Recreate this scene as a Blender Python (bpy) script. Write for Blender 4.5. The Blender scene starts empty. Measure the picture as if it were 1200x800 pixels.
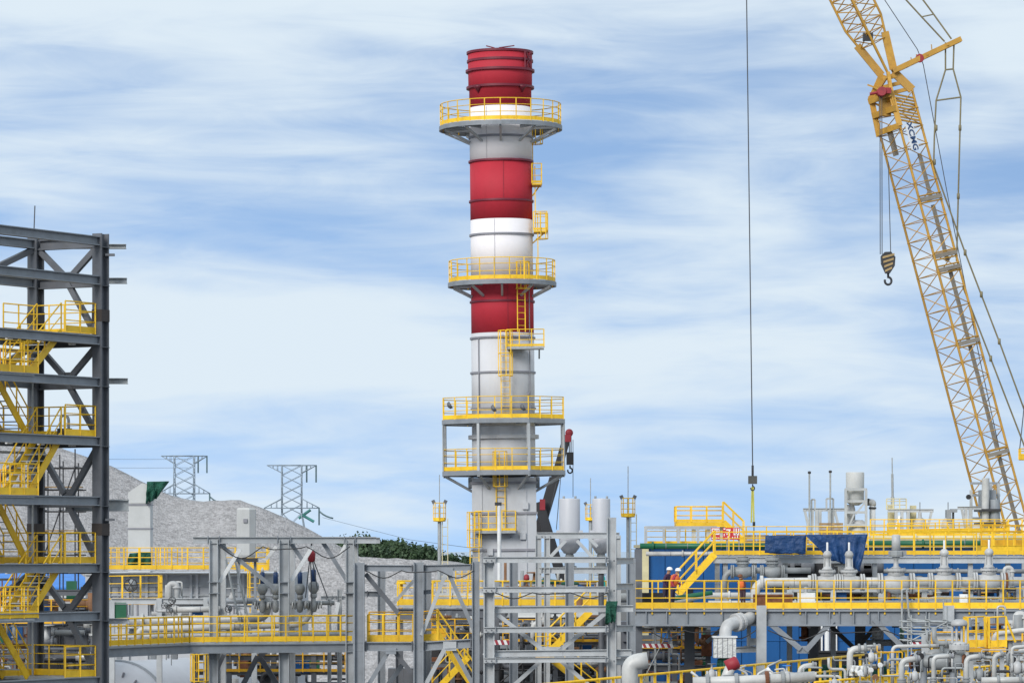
import bpy, math, random
from mathutils import Vector, Matrix, noise
random.seed(7)
R = math.radians
sc = bpy.context.scene
col = sc.collection

# ------------------------------------------------------------------ camera
F, HOR, ZC = 4500.0, 645.0, 12.0          # focal length in photo pixels, eye level row, eye height
cam = bpy.data.cameras.new('camera')
cam.sensor_width = 36.0
cam.lens = F * 36.0 / 1200.0
cam.shift_y = (HOR - 400.0) / 1200.0
cam.clip_start = 1.0
cam.clip_end = 60000.0
camo = bpy.data.objects.new('camera', cam)
camo.location = (0, 0, ZC)
camo.rotation_euler = (R(90), 0, 0)
col.objects.link(camo)
sc.camera = camo

# ------------------------------------------------------------------ sky, sun, exposure
SUN_EL, SUN_AZ = 30.0, -28.0              # degrees; azimuth from straight behind the camera towards its left
wd = bpy.data.worlds.new('World')
sc.world = wd
wd.use_nodes = True
nt = wd.node_tree
nt.nodes.clear()
def wn(t, **k):
    n = nt.nodes.new(t)
    for a, b in k.items():
        setattr(n, a, b)
    return n
def wl(a, b):
    nt.links.new(a, b)
out = wn('ShaderNodeOutputWorld')
bg = wn('ShaderNodeBackground')
bg.inputs['Strength'].default_value = 0.15
sky = wn('ShaderNodeTexSky')
sky.sky_type = 'NISHITA'
sky.sun_disc = False
sky.sun_elevation = R(SUN_EL)
sky.sun_rotation = R(180.0 + SUN_AZ)
sky.altitude = 0
sky.air_density = 1.0
sky.dust_density = 0.0
sky.ozone_density = 2.4
tc = wn('ShaderNodeTexCoord')
# the whole dome is looked up a little higher, so the clear air between the clouds stays blue down to the horizon
lift = wn('ShaderNodeVectorMath', operation='ADD'); lift.inputs[1].default_value = (0, 0, 0.26)
wl(tc.outputs['Generated'], lift.inputs[0]); wl(lift.outputs[0], sky.inputs['Vector'])
mp = wn('ShaderNodeMapping'); mp.inputs['Rotation'].default_value = (0, R(9), 0); mp.inputs['Scale'].default_value = (6.0, 6.0, 30.0)
mp.inputs['Location'].default_value = (2.37, 0.0, 2.9)
wl(tc.outputs['Generated'], mp.inputs['Vector'])
n1 = wn('ShaderNodeTexNoise'); n1.inputs['Scale'].default_value = 1.0; n1.inputs['Detail'].default_value = 5; n1.inputs['Roughness'].default_value = 0.5; n1.inputs['Distortion'].default_value = 0.4
wl(mp.outputs[0], n1.inputs['Vector'])
mp2 = wn('ShaderNodeMapping'); mp2.inputs['Rotation'].default_value = (0, R(14), 0); mp2.inputs['Scale'].default_value = (20, 20, 120.0)
wl(tc.outputs['Generated'], mp2.inputs['Vector'])
n2 = wn('ShaderNodeTexNoise'); n2.inputs['Scale'].default_value = 1.0; n2.inputs['Detail'].default_value = 9; n2.inputs['Roughness'].default_value = 0.62; n2.inputs['Distortion'].default_value = 0.8
wl(mp2.outputs[0], n2.inputs['Vector'])
ad = wn('ShaderNodeMath', operation='MULTIPLY_ADD'); ad.inputs[1].default_value = 0.24
wl(n2.outputs['Fac'], ad.inputs[0]); wl(n1.outputs['Fac'], ad.inputs[2])
rp = wn('ShaderNodeValToRGB')
rp.color_ramp.elements[0].position = 0.47; rp.color_ramp.elements[0].color = (0.07, 0.07, 0.07, 1)
rp.color_ramp.elements[1].position = 0.80; rp.color_ramp.elements[1].color = (1, 1, 1, 1)
rp.color_ramp.interpolation = 'EASE'
# the layer is seen ever more edge-on towards the horizon, so it closes up there
sx_ = wn('ShaderNodeSeparateXYZ'); wl(tc.outputs['Generated'], sx_.inputs[0])
cov = wn('ShaderNodeMapRange'); cov.inputs['From Min'].default_value = 0.0; cov.inputs['From Max'].default_value = 0.16
wl(sx_.outputs['Z'], cov.inputs['Value'])
cvr = wn('ShaderNodeValToRGB'); els = cvr.color_ramp.elements
for e_, (p_, v_) in zip([els[0], els[1]] + [els.new(0.5) for _ in range(3)], ((0.0, 0.52), (1.0, 0.41), (0.10, 0.50), (0.34, 0.70), (0.72, 0.45))):
    e_.position = p_; e_.color = (v_, v_, v_, 1)
wl(cov.outputs[0], cvr.inputs['Fac'])
cvs = wn('ShaderNodeMath', operation='MULTIPLY_ADD'); cvs.inputs[1].default_value = 0.52; cvs.inputs[2].default_value = -0.255
wl(cvr.outputs['Color'], cvs.inputs[0])
ad2 = wn('ShaderNodeMath', operation='ADD'); wl(ad.outputs[0], ad2.inputs[0]); wl(cvs.outputs[0], ad2.inputs[1])
wl(ad2.outputs[0], rp.inputs['Fac'])
cl = wn('ShaderNodeRGB'); cl.outputs[0].default_value = (4.45, 5.10, 5.65, 1)
mx = wn('ShaderNodeMixRGB')
wl(rp.outputs['Color'], mx.inputs['Fac']); wl(sky.outputs['Color'], mx.inputs['Color1']); wl(cl.outputs[0], mx.inputs['Color2'])
wl(mx.outputs['Color'], bg.inputs['Color']); wl(bg.outputs[0], out.inputs['Surface'])

sl = bpy.data.lights.new('sun', 'SUN')
sl.energy = 2.4
sl.angle = R(24)
sl.color = (1.0, 0.96, 0.90)
so = bpy.data.objects.new('sun', sl)
col.objects.link(so)
sd = Vector((math.sin(R(SUN_AZ)) * math.cos(R(SUN_EL)), -math.cos(R(SUN_AZ)) * math.cos(R(SUN_EL)), math.sin(R(SUN_EL))))
so.rotation_euler = sd.to_track_quat('Z', 'Y').to_euler()
sc.view_settings.view_transform = 'Standard'
sc.view_settings.look = 'None'
sc.view_settings.exposure = 0.14
sc.view_settings.gamma = 1.0
sc.view_settings.use_curve_mapping = False

# ------------------------------------------------------------------ materials
MATS = {}
def mat(name, rgb, rough=0.55, metal=0.0, var=0.16, scale=1.4, bump=0.0, bscale=40.0, dirt=0.0, dirtcol=(0.10, 0.07, 0.05), coat=0.0, objvar=0.05, streak=0.0):
    m = bpy.data.materials.new(name); m.use_nodes = True
    t = m.node_tree; b = t.nodes['Principled BSDF']
    b.inputs['Roughness'].default_value = rough; b.inputs['Metallic'].default_value = metal
    if coat: b.inputs['Coat Weight'].default_value = coat
    g = t.nodes.new('ShaderNodeNewGeometry')
    nz = t.nodes.new('ShaderNodeTexNoise'); nz.inputs['Scale'].default_value = scale; nz.inputs['Detail'].default_value = 6; nz.inputs['Roughness'].default_value = 0.62
    t.links.new(g.outputs['Position'], nz.inputs['Vector'])
    mr = t.nodes.new('ShaderNodeMapRange'); mr.inputs['From Min'].default_value = 0.3; mr.inputs['From Max'].default_value = 0.7
    mr.inputs['To Min'].default_value = 1 - var; mr.inputs['To Max'].default_value = 1 + var
    t.links.new(nz.outputs['Fac'], mr.inputs['Value'])
    oi = t.nodes.new('ShaderNodeObjectInfo')
    mr2 = t.nodes.new('ShaderNodeMapRange'); mr2.inputs['To Min'].default_value = 1 - objvar; mr2.inputs['To Max'].default_value = 1 + objvar
    t.links.new(oi.outputs['Random'], mr2.inputs['Value'])
    mu = t.nodes.new('ShaderNodeMath'); mu.operation = 'MULTIPLY'
    t.links.new(mr.outputs[0], mu.inputs[0]); t.links.new(mr2.outputs[0], mu.inputs[1])
    vm = t.nodes.new('ShaderNodeVectorMath'); vm.operation = 'SCALE'; vm.inputs[0].default_value = rgb
    t.links.new(mu.outputs[0], vm.inputs['Scale'])
    last = vm.outputs[0]
    if dirt or streak:
        mpn = t.nodes.new('ShaderNodeMapping'); mpn.inputs['Scale'].default_value = (2.6, 2.6, 0.35 if streak else 2.0)
        t.links.new(g.outputs['Position'], mpn.inputs['Vector'])
        n3 = t.nodes.new('ShaderNodeTexNoise'); n3.inputs['Scale'].default_value = 1.3; n3.inputs['Detail'].default_value = 8; n3.inputs['Roughness'].default_value = 0.7
        t.links.new(mpn.outputs[0], n3.inputs['Vector'])
        r3 = t.nodes.new('ShaderNodeMapRange'); r3.inputs['From Min'].default_value = 0.52; r3.inputs['From Max'].default_value = 0.78
        r3.inputs['To Max'].default_value = max(dirt, streak)
        t.links.new(n3.outputs['Fac'], r3.inputs['Value'])
        mi = t.nodes.new('ShaderNodeMixRGB'); mi.inputs['Color2'].default_value = (*dirtcol, 1)
        t.links.new(r3.outputs[0], mi.inputs['Fac']); t.links.new(last, mi.inputs['Color1'])
        last = mi.outputs['Color']
    t.links.new(last, b.inputs['Base Color'])
    if bump:
        nb = t.nodes.new('ShaderNodeTexNoise'); nb.inputs['Scale'].default_value = bscale; nb.inputs['Detail'].default_value = 4
        t.links.new(g.outputs['Position'], nb.inputs['Vector'])
        bn = t.nodes.new('ShaderNodeBump'); bn.inputs['Strength'].default_value = bump; bn.inputs['Distance'].default_value = 0.3
        t.links.new(nb.outputs['Fac'], bn.inputs['Height']); t.links.new(bn.outputs[0], b.inputs['Normal'])
    MATS[name] = m
    return m
mat('steel_dark', (0.112, 0.120, 0.138), 0.5, dirt=0.35, dirtcol=(0.16, 0.15, 0.14))
mat('steel_mid', (0.24, 0.262, 0.292), 0.5, dirt=0.35, dirtcol=(0.12, 0.11, 0.10))
mat('steel_light', (0.42, 0.44, 0.46), 0.5, dirt=0.3, dirtcol=(0.22, 0.18, 0.15))
mat('galvanised', (0.36, 0.38, 0.39), 0.5, 0.15, var=0.2, scale=5)
mat('yellow', (0.84, 0.52, 0.018), 0.5, dirt=0.6, dirtcol=(0.40, 0.17, 0.01), objvar=0.14)
mat('yellow_deep', (0.74, 0.39, 0.008), 0.5, dirt=0.6, dirtcol=(0.24, 0.09, 0.012), objvar=0.16)
mat('white_paint', (0.70, 0.71, 0.72), 0.45, dirt=0.35, dirtcol=(0.42, 0.40, 0.36))
mat('stack_white', (0.83, 0.80, 0.825), 0.7, var=0.04, scale=0.5, streak=0.12, dirtcol=(0.62, 0.58, 0.58), objvar=0.01)
mat('stack_grey', (0.60, 0.605, 0.635), 0.7, var=0.05, scale=0.5, streak=0.22, dirtcol=(0.42, 0.41, 0.41), objvar=0.01)
mat('stack_red', (0.47, 0.022, 0.042), 0.75, var=0.08, scale=0.7, streak=0.25, dirtcol=(0.28, 0.02, 0.03), objvar=0.02)
mat('ring_red', (0.16, 0.012, 0.030), 0.5)
mat('ring_grey', (0.24, 0.24, 0.27), 0.5)
mat('casing', (0.48, 0.495, 0.525), 0.5, var=0.06, streak=0.25, dirtcol=(0.25, 0.24, 0.24))
mat('vessel_white', (0.50, 0.51, 0.55), 0.45, var=0.05, streak=0.2, dirtcol=(0.4, 0.38, 0.36))
mat('pipe_silver', (0.50, 0.50, 0.49), 0.5, 0.35, var=0.12, scale=3)
mat('pipe_white', (0.52, 0.52, 0.51), 0.42, var=0.2, dirt=0.5, dirtcol=(0.27, 0.25, 0.23))
mat('valve_grey', (0.26, 0.275, 0.285), 0.5, var=0.22, dirt=0.55, dirtcol=(0.20, 0.19, 0.18))
mat('valve_white', (0.44, 0.445, 0.45), 0.5, var=0.22, dirt=0.6, dirtcol=(0.28, 0.27, 0.25))
mat('black', (0.012, 0.012, 0.014), 0.5)
mat('black_metal', (0.03, 0.03, 0.034), 0.45)
mat('blue_cladding', (0.002, 0.088, 0.29), 0.5, var=0.10, scale=0.8, streak=0.3, dirtcol=(0.004, 0.035, 0.10))
mat('blue_roof', (0.03, 0.19, 0.58), 0.5)
mat('blue_tarp', (0.006, 0.045, 0.15), 0.6, var=0.25, bump=0.5, bscale=4)
mat('green_tarp', (0.008, 0.085, 0.055), 0.75, var=0.35, scale=4, bump=0.6, bscale=9)
mat('green_pipe', (0.010, 0.115, 0.055), 0.45)
mat('rust', (0.17, 0.065, 0.03), 0.85, var=0.4, scale=6)
mat('plank', (0.33, 0.22, 0.11), 0.8, var=0.3, scale=5)
mat('crane_yellow', (0.48, 0.262, 0.038), 0.55, dirt=0.6, dirtcol=(0.22, 0.11, 0.03), objvar=0.14)
mat('crane_grey', (0.27, 0.235, 0.19), 0.6, dirt=0.3)
mat('cable', (0.06, 0.065, 0.075), 0.5)
mat('pendant', (0.20, 0.17, 0.09), 0.5)
mat('crane_red', (0.30, 0.022, 0.035), 0.6, dirt=0.5, dirtcol=(0.10, 0.02, 0.02))
mat('panel_white', (0.78, 0.79, 0.80), 0.4, var=0.04)
mat('logo_blue', (0.01, 0.05, 0.16), 0.4)
mat('sling', (0.55, 0.52, 0.10), 0.7)
mat('weight_grey', (0.10, 0.10, 0.09), 0.7)
mat('pylon_steel', (0.27, 0.33, 0.39), 0.6)  # bluish cast of the hazy distance is mixed into this steel colour
mat('insulator', (0.10, 0.16, 0.18), 0.35)
mat('orange', (0.75, 0.16, 0.03), 0.7)
mat('vest_red', (0.70, 0.10, 0.06), 0.7)
mat('navy', (0.02, 0.025, 0.055), 0.8)
mat('maroon', (0.10, 0.02, 0.05), 0.8)
mat('skin', (0.36, 0.20, 0.13), 0.55)
mat('sign_red', (0.50, 0.03, 0.035), 0.5)
mat('barrier_red', (0.32, 0.03, 0.05), 0.6)
mat('actuator_blue', (0.022, 0.06, 0.17), 0.4)
mat('teal', (0.02, 0.40, 0.36), 0.6)
mat('bark', (0.05, 0.04, 0.03), 0.9)
mat('cream', (0.60, 0.54, 0.33), 0.6)
mat('duct_white', (0.50, 0.51, 0.51), 0.6, var=0.07, streak=0.3, dirtcol=(0.42, 0.40, 0.37))
mat('teal_dull', (0.06, 0.24, 0.22), 0.5)
mat('brown', (0.20, 0.10, 0.05), 0.8, var=0.3)
mat('splice_brown', (0.045, 0.036, 0.034), 0.7)
mat('stripe_tan', (0.36, 0.25, 0.11), 0.6)
mat('wrap_white', (0.66, 0.67, 0.66), 0.55, var=0.1, bump=0.5, bscale=6)

def gravel_mat(name, a, b_, s1, s2):
    m = bpy.data.materials.new(name); m.use_nodes = True
    t = m.node_tree; b = t.nodes['Principled BSDF']; b.inputs['Roughness'].default_value = 0.95
    g = t.nodes.new('ShaderNodeNewGeometry')
    v = t.nodes.new('ShaderNodeTexVoronoi'); v.inputs['Scale'].default_value = s1
    n = t.nodes.new('ShaderNodeTexNoise'); n.inputs['Scale'].default_value = s2; n.inputs['Detail'].default_value = 9; n.inputs['Roughness'].default_value = 0.75
    t.links.new(g.outputs['Position'], v.inputs['Vector']); t.links.new(g.outputs['Position'], n.inputs['Vector'])
    sp = t.nodes.new('ShaderNodeSeparateColor'); t.links.new(v.outputs['Color'], sp.inputs[0])
    ad = t.nodes.new('ShaderNodeMath'); ad.operation = 'MULTIPLY_ADD'; ad.inputs[1].default_value = 0.5
    t.links.new(sp.outputs[0], ad.inputs[0])
    sb = t.nodes.new('ShaderNodeMath'); sb.operation = 'SUBTRACT'; sb.inputs[1].default_value = 0.25
    t.links.new(n.outputs['Fac'], sb.inputs[0]); t.links.new(sb.outputs[0], ad.inputs[2])
    cr = t.nodes.new('ShaderNodeValToRGB')
    cr.color_ramp.elements[0].position = 0.15; cr.color_ramp.elements[0].color = (*a, 1)
    cr.color_ramp.elements[1].position = 0.85; cr.color_ramp.elements[1].color = (*b_, 1)
    t.links.new(ad.outputs[0], cr.inputs['Fac']); t.links.new(cr.outputs['Color'], b.inputs['Base Color'])
    bn = t.nodes.new('ShaderNodeBump'); bn.inputs['Strength'].default_value = 0.7; bn.inputs['Distance'].default_value = 0.14
    t.links.new(v.outputs['Distance'], bn.inputs['Height']); t.links.new(bn.outputs[0], b.inputs['Normal'])
    MATS[name] = m
gravel_mat('gravel', (0.215, 0.208, 0.21), (0.44, 0.428, 0.435), 4.5, 1.2)
gravel_mat('dirt', (0.06, 0.058, 0.055), (0.17, 0.165, 0.16), 3.5, 0.3)
def leaf_mat():
    m = bpy.data.materials.new('leaf'); m.use_nodes = True
    t = m.node_tree; b = t.nodes['Principled BSDF']; b.inputs['Roughness'].default_value = 0.7
    g = t.nodes.new('ShaderNodeNewGeometry')
    n = t.nodes.new('ShaderNodeTexNoise'); n.inputs['Scale'].default_value = 0.12; n.inputs['Detail'].default_value = 3
    t.links.new(g.outputs['Position'], n.inputs['Vector'])
    cr = t.nodes.new('ShaderNodeValToRGB')
    cr.color_ramp.elements[0].position = 0.3; cr.color_ramp.elements[0].color = (0.016, 0.040, 0.020, 1)
    cr.color_ramp.elements[1].position = 0.7; cr.color_ramp.elements[1].color = (0.055, 0.098, 0.042, 1)
    t.links.new(n.outputs['Fac'], cr.inputs['Fac']); t.links.new(cr.outputs['Color'], b.inputs['Base Color'])
    MATS['leaf'] = m
leaf_mat()
def water_mat():
    m = bpy.data.materials.new('sea_water'); m.use_nodes = True
    b = m.node_tree.nodes['Principled BSDF']
    b.inputs['Base Color'].default_value = (0.05, 0.10, 0.14, 1); b.inputs['Roughness'].default_value = 0.12
    MATS['sea_water'] = m
water_mat()

# ------------------------------------------------------------------ helpers
W = {}
UP = Vector((0, 0, 1))
def P(px, py, D):
    return Vector(((px - 600.0) / F * D, D, ZC + (HOR - py) / F * D))
def S(D): return D / F
def add(name, me, parent=None, M=None):
    o = bpy.data.objects.new(name, me); col.objects.link(o)
    M = M.copy() if M is not None else Matrix()
    if parent is not None:
        o.parent = parent; o.matrix_parent_inverse = W[parent].inverted()
    o.matrix_basis = M; W[o] = M
    return o
def tag(o, label, cat, group=None, kind=None):
    if label: o['label'] = label
    if cat: o['category'] = cat
    if group: o['group'] = group
    if kind: o['kind'] = kind
    return o
def thing(name, label, cat, loc, group=None):
    o = add(name, None, None, Matrix.Translation(loc)); o.empty_display_size = 0.2
    return tag(o, label, cat, group)
def node(name, parent):
    return add(name, None, parent, W[parent])
def frame(p, q, up=None):
    z = (q - p); L = z.length; z = z / L
    u = Vector(up) if up is not None else UP
    if abs(z.dot(u.normalized())) > 0.98: u = Vector((0, 1, 0)) if abs(z.y) < 0.9 else Vector((1, 0, 0))
    x = u.cross(z).normalized(); y = z.cross(x)
    return Matrix(((x.x, y.x, z.x, p.x), (x.y, y.y, z.y, p.y), (x.z, y.z, z.z, p.z), (0, 0, 0, 1))), L
class MB:
    def __init__(s): s.v = []; s.f = []; s.sm = []
    def quadstrip(s, rings, closed=True, smooth=True, cap=True):
        b = len(s.v); n = len(rings[0])
        for r in rings: s.v += [tuple(p) for p in r]
        for i in range(len(rings) - 1):
            for j in range(n if closed else n - 1):
                k = (j + 1) % n
                s.f.append((b + i * n + j, b + i * n + k, b + (i + 1) * n + k, b + (i + 1) * n + j)); s.sm.append(smooth)
        if cap and closed:
            s.f.append(tuple(b + j for j in range(n - 1, -1, -1))); s.sm.append(False)
            e = b + (len(rings) - 1) * n
            s.f.append(tuple(e + j for j in range(n))); s.sm.append(False)
        return s
    def box(s, a, b, M=None):
        i = len(s.v)
        for z in (a[2], b[2]):
            for (x, y) in ((a[0], a[1]), (b[0], a[1]), (b[0], b[1]), (a[0], b[1])):
                p = Vector((x, y, z)); s.v.append(tuple(M @ p if M else p))
        for f in ((3, 2, 1, 0), (4, 5, 6, 7), (0, 1, 5, 4), (1, 2, 6, 5), (2, 3, 7, 6), (3, 0, 4, 7)):
            s.f.append(tuple(i + k for k in f)); s.sm.append(False)
        return s
    def tube(s, p, q, r, r2=None, n=8):
        p = Vector(p); q = Vector(q); M, L = frame(p, q); r2 = r if r2 is None else r2
        rg = [[M @ Vector((rr * math.cos(2 * math.pi * j / n), rr * math.sin(2 * math.pi * j / n), z)) for j in range(n)] for rr, z in ((r, 0), (r2, L))]
        return s.quadstrip(rg)
    def lathe(s, prof, n=24, M=None, smooth=True):
        rg = []
        for r, z in prof:
            r = max(r, 1e-4)
            rg.append([(M @ Vector((r * math.cos(2 * math.pi * j / n), r * math.sin(2 * math.pi * j / n), z))) if M else Vector((r * math.cos(2 * math.pi * j / n), r * math.sin(2 * math.pi * j / n), z)) for j in range(n)])
        return s.quadstrip(rg, smooth=smooth)
    def sweep(s, pts, r, n=10, closed=False):
        pts = [Vector(p) for p in pts]; m = len(pts)
        rg = []; x = None
        for i in range(m):
            if closed: d = (pts[(i + 1) % m] - pts[i - 1])
            else: d = pts[min(i + 1, m - 1)] - pts[max(i - 1, 0)]
            d.normalize()
            if x is None:
                u = UP if abs(d.z) < 0.95 else Vector((1, 0, 0)); x = u.cross(d).normalized()
            else:
                x = (x - d * x.dot(d)).normalized()
            y = d.cross(x)
            rg.append([pts[i] + r * (math.cos(2 * math.pi * j / n) * x + math.sin(2 * math.pi * j / n) * y) for j in range(n)])
        if closed: rg.append(rg[0])
        return s.quadstrip(rg, cap=not closed)
    def strip(s, pts, h, t, closed=False, z0=0.0):
        # an upright board of height h and thickness t following a level polyline
        pts = [Vector(p) for p in pts]; m = len(pts); rg = []
        for i in range(m):
            if closed: d = pts[(i + 1) % m] - pts[i - 1]
            else: d = pts[min(i + 1, m - 1)] - pts[max(i - 1, 0)]
            nrm = Vector((d.y, -d.x, 0)).normalized() * t / 2
            a = pts[i] + UP * z0; b = a + UP * h
            rg.append([a - nrm, a + nrm, b + nrm, b - nrm])
        if closed: rg.append(rg[0])
        return s.quadstrip(rg, smooth=False, cap=not closed)
    def mesh(s, mt, name='mesh'):
        me = bpy.data.meshes.new(name); me.from_pydata([tuple(v) for v in s.v], [], s.f)
        me.polygons.foreach_set('use_smooth', s.sm)
        for k in ([mt] if isinstance(mt, str) else mt): me.materials.append(MATS[k])
        me.update(); return me
    def obj(s, name, mt, parent=None, M=None): return add(name, s.mesh(mt, name), parent, M)
UNIT = {}
def unit(kind, mt):
    k = (kind, mt)
    if k in UNIT: return UNIT[k]
    b = MB()
    if kind == 'cyl': b.lathe([(1, 0), (1, 1)], 8)
    elif kind == 'box': b.box((-.5, -.5, 0), (.5, .5, 1))
    elif kind == 'I':      # height along y, flanges at +-y
        f, w = 0.11, 0.055
        sec = [(-.5, -.5), (.5, -.5), (.5, -.5 + f), (w, -.5 + f), (w, .5 - f), (.5, .5 - f), (.5, .5), (-.5, .5), (-.5, .5 - f), (-w, .5 - f), (-w, -.5 + f), (-.5, -.5 + f)]
        b.quadstrip([[(x, y, 0) for x, y in sec], [(x, y, 1) for x, y in sec]], smooth=False, cap=True)
    elif kind == 'L':
        t = 0.16
        sec = [(-.5, -.5), (.5, -.5), (.5, -.5 + t), (-.5 + t, -.5 + t), (-.5 + t, .5), (-.5, .5)]
        b.quadstrip([[(x, y, 0) for x, y in sec], [(x, y, 1) for x, y in sec]], smooth=False, cap=True)
    elif kind == 'ring':   # torus-like flat ring outer radius 1
        b.lathe([(0.80, -.5), (1, -.5), (1, .5), (0.80, .5), (0.80, -.5)], 20, smooth=False); b.f = b.f[:-2]; b.sm = b.sm[:-2]
    elif kind == 'disc': b.lathe([(0.01, -.5), (0.93, -.5), (1, -.38), (1, .38), (0.93, .5), (0.01, .5)], 20, smooth=False)
    UNIT[k] = b.mesh(mt, kind + '_' + mt)
    return UNIT[k]
def member(name, p, q, w, h, parent, mt, kind='I', up=None):
    M, L = frame(Vector(p), Vector(q), up)
    return add(name, unit(kind, mt), parent, M @ Matrix.Diagonal((w, h, L, 1)))
def bar(name, p, q, r, parent, mt): return member(name, p, q, r, r, parent, mt, 'cyl')
def block(name, c, sx, sy, sz, parent, mt, rz=0.0):
    return add(name, unit('box', mt), parent, Matrix.Translation(c) @ Matrix.Rotation(rz, 4, 'Z') @ Matrix.Diagonal((sx, sy, sz, 1)))
def fillet(pts, rad, k=6):
    pts = [Vector(p) for p in pts]; o = [pts[0]]
    for i in range(1, len(pts) - 1):
        a = pts[i - 1] - pts[i]; b = pts[i + 1] - pts[i]
        r = min(rad, a.length * 0.48, b.length * 0.48)
        A = pts[i] + a.normalized() * r; B = pts[i] + b.normalized() * r
        for j in range(k + 1):
            t = j / k
            o.append((1 - t) ** 2 * A + 2 * t * (1 - t) * pts[i] + t * t * B)
    o.append(pts[-1]); return o
def pipe(name, pts, r, parent, mt, bend=3.0, n=14):
    return MB().sweep(fillet(pts, r * bend), r, n).obj(name, mt, parent)
def disc(name, c, axis, r, t, parent, mt):
    c = Vector(c); a = Vector(axis).normalized(); M, L = frame(c, c + a)
    return add(name, unit('disc', mt), parent, M @ Matrix.Diagonal((r, r, t, 1)))
def along(pts, spacing, closed=False):
    pts = [Vector(p) for p in pts]
    if closed: pts = pts + [pts[0]]
    o = []
    for i in range(len(pts) - 1):
        L = (pts[i + 1] - pts[i]).length; n = max(1, round(L / spacing))
        for k in range(n): o.append(pts[i].lerp(pts[i + 1], k / n))
    if not closed: o.append(pts[-1])
    return o
def railing(parent, pts, h=1.1, sp=0.75, mt='yellow', toe=0.16, mids=2, closed=False, flat=False, posts=None, r=0.026, pw=0.055, drop=0.0):
    pts = [Vector(p) for p in pts]
    top = MB().sweep([p + UP * h for p in pts], r, 6, closed).obj('top_rail' if flat else 'railing', mt, parent)
    par = parent if flat else top
    for k in range(mids):
        MB().sweep([p + UP * (h * (k + 1) / (mids + 1) + 0.06) for p in pts], r * 0.8, 6, closed).obj('mid_rail', mt, par)
    if toe: MB().strip(pts, toe, 0.012, closed, 0.02).obj('toe_board', mt, par)
    for q in (posts if posts is not None else along(pts, sp, closed)):
        q = Vector(q); member('post', q - UP * drop, q + UP * h, pw, pw, par, mt, 'box')
    return top
def stair(parent, top, bot, wdir, width, mt='yellow', tread='galvanised', rails=(0, 1), h=1.0, step=0.22):
    top = Vector(top); bot = Vector(bot); wd = Vector(wdir).normalized() * width
    st = node('stair', parent)
    for k in (0, 1):
        o = wd * k
        member('stringer', bot + o, top + o, 0.05, 0.26, st, mt, 'box')
    n = max(3, int((top.z - bot.z) / step)); run = Vector((top.x - bot.x, top.y - bot.y, 0)).normalized()
    for i in range(1, n):
        c = bot.lerp(top, i / n)
        member('tread', c + UP * 0.04, c + wd + UP * 0.04, 0.24, 0.035, st, tread, 'box')
    for k in rails:
        o = wd * k
        bar('handrail', bot + o + UP * h, top + o + UP * h, 0.026, st, mt)
        bar('mid_rail', bot + o + UP * h * 0.55, top + o + UP * h * 0.55, 0.02, st, mt)
        m = max(2, round((top - bot).length / 1.0))
        for i in range(m + 1):
            c = bot.lerp(top, i / m) + o
            member('post', c, c + UP * h, 0.05, 0.05, st, mt, 'box')
    return st
def ladder(parent, bot, top, wdir, out, mt='yellow', width=0.46, cage=True, flat=False, step=0.32):
    bot = Vector(bot); top = Vector(top); w = Vector(wdir).normalized() * width / 2; o = Vector(out).normalized()
    ld = parent if flat else node('ladder', parent)
    for s in (-1, 1): member('side_rail', bot + w * s, top + w * s, 0.05, 0.07, ld, mt, 'box')
    L = (top - bot).length; n = int(L / step)
    for i in range(1, n):
        c = bot.lerp(top, i / n); bar('rung', c - w, c + w, 0.016, ld, mt)
    if cage and L > 2.6:
        ax = (top - bot).normalized(); s0 = 2.2; hoops = []
        m = max(2, int((L - s0) / 0.8) + 1)
        for i in range(m):
            c = bot + ax * (s0 + (L - s0) * i / (m - 1))
            pts = [c + Vector(wdir).normalized() * (0.36 * math.cos(a)) + o * (0.36 + 0.36 * math.sin(a) - 0.18) for a in [R(-50 + 280 * k / 12) for k in range(13)]]
            hoops.append(pts); MB().sweep(pts, 0.024, 5).obj('cage_hoop', mt, ld)
        for k in (2, 4, 6, 8, 10):
            member('cage_strip', hoops[0][k], hoops[-1][k], 0.045, 0.014, ld, mt, 'box')
    return ld
def copytree(o, parent=None, M=None):
    c = o.copy(); col.objects.link(c)
    if parent is not None: c.parent = parent
    if M is not None: c.matrix_basis = M
    W[c] = c.matrix_basis.copy()
    for ch in o.children: copytree(ch, c)
    return c
# ================================================================== the setting
def sheet(name, x0, x1, y0, y1, z, mt):
    o = MB(); o.v = [(x0, y0, z), (x1, y0, z), (x1, y1, z), (x0, y1, z)]; o.f = [(0, 1, 2, 3)]; o.sm = [False]
    return tag(o.obj(name, mt), None, None, kind='structure')
sheet('ground', -1500, 1500, -300, 1300, 0.0, 'dirt')
sheet('sea', -30000, 30000, -2000, 50000, -1.5, 'sea_water')  # added water sheet that mirrors the sky, so the far gap reads as sky

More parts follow.
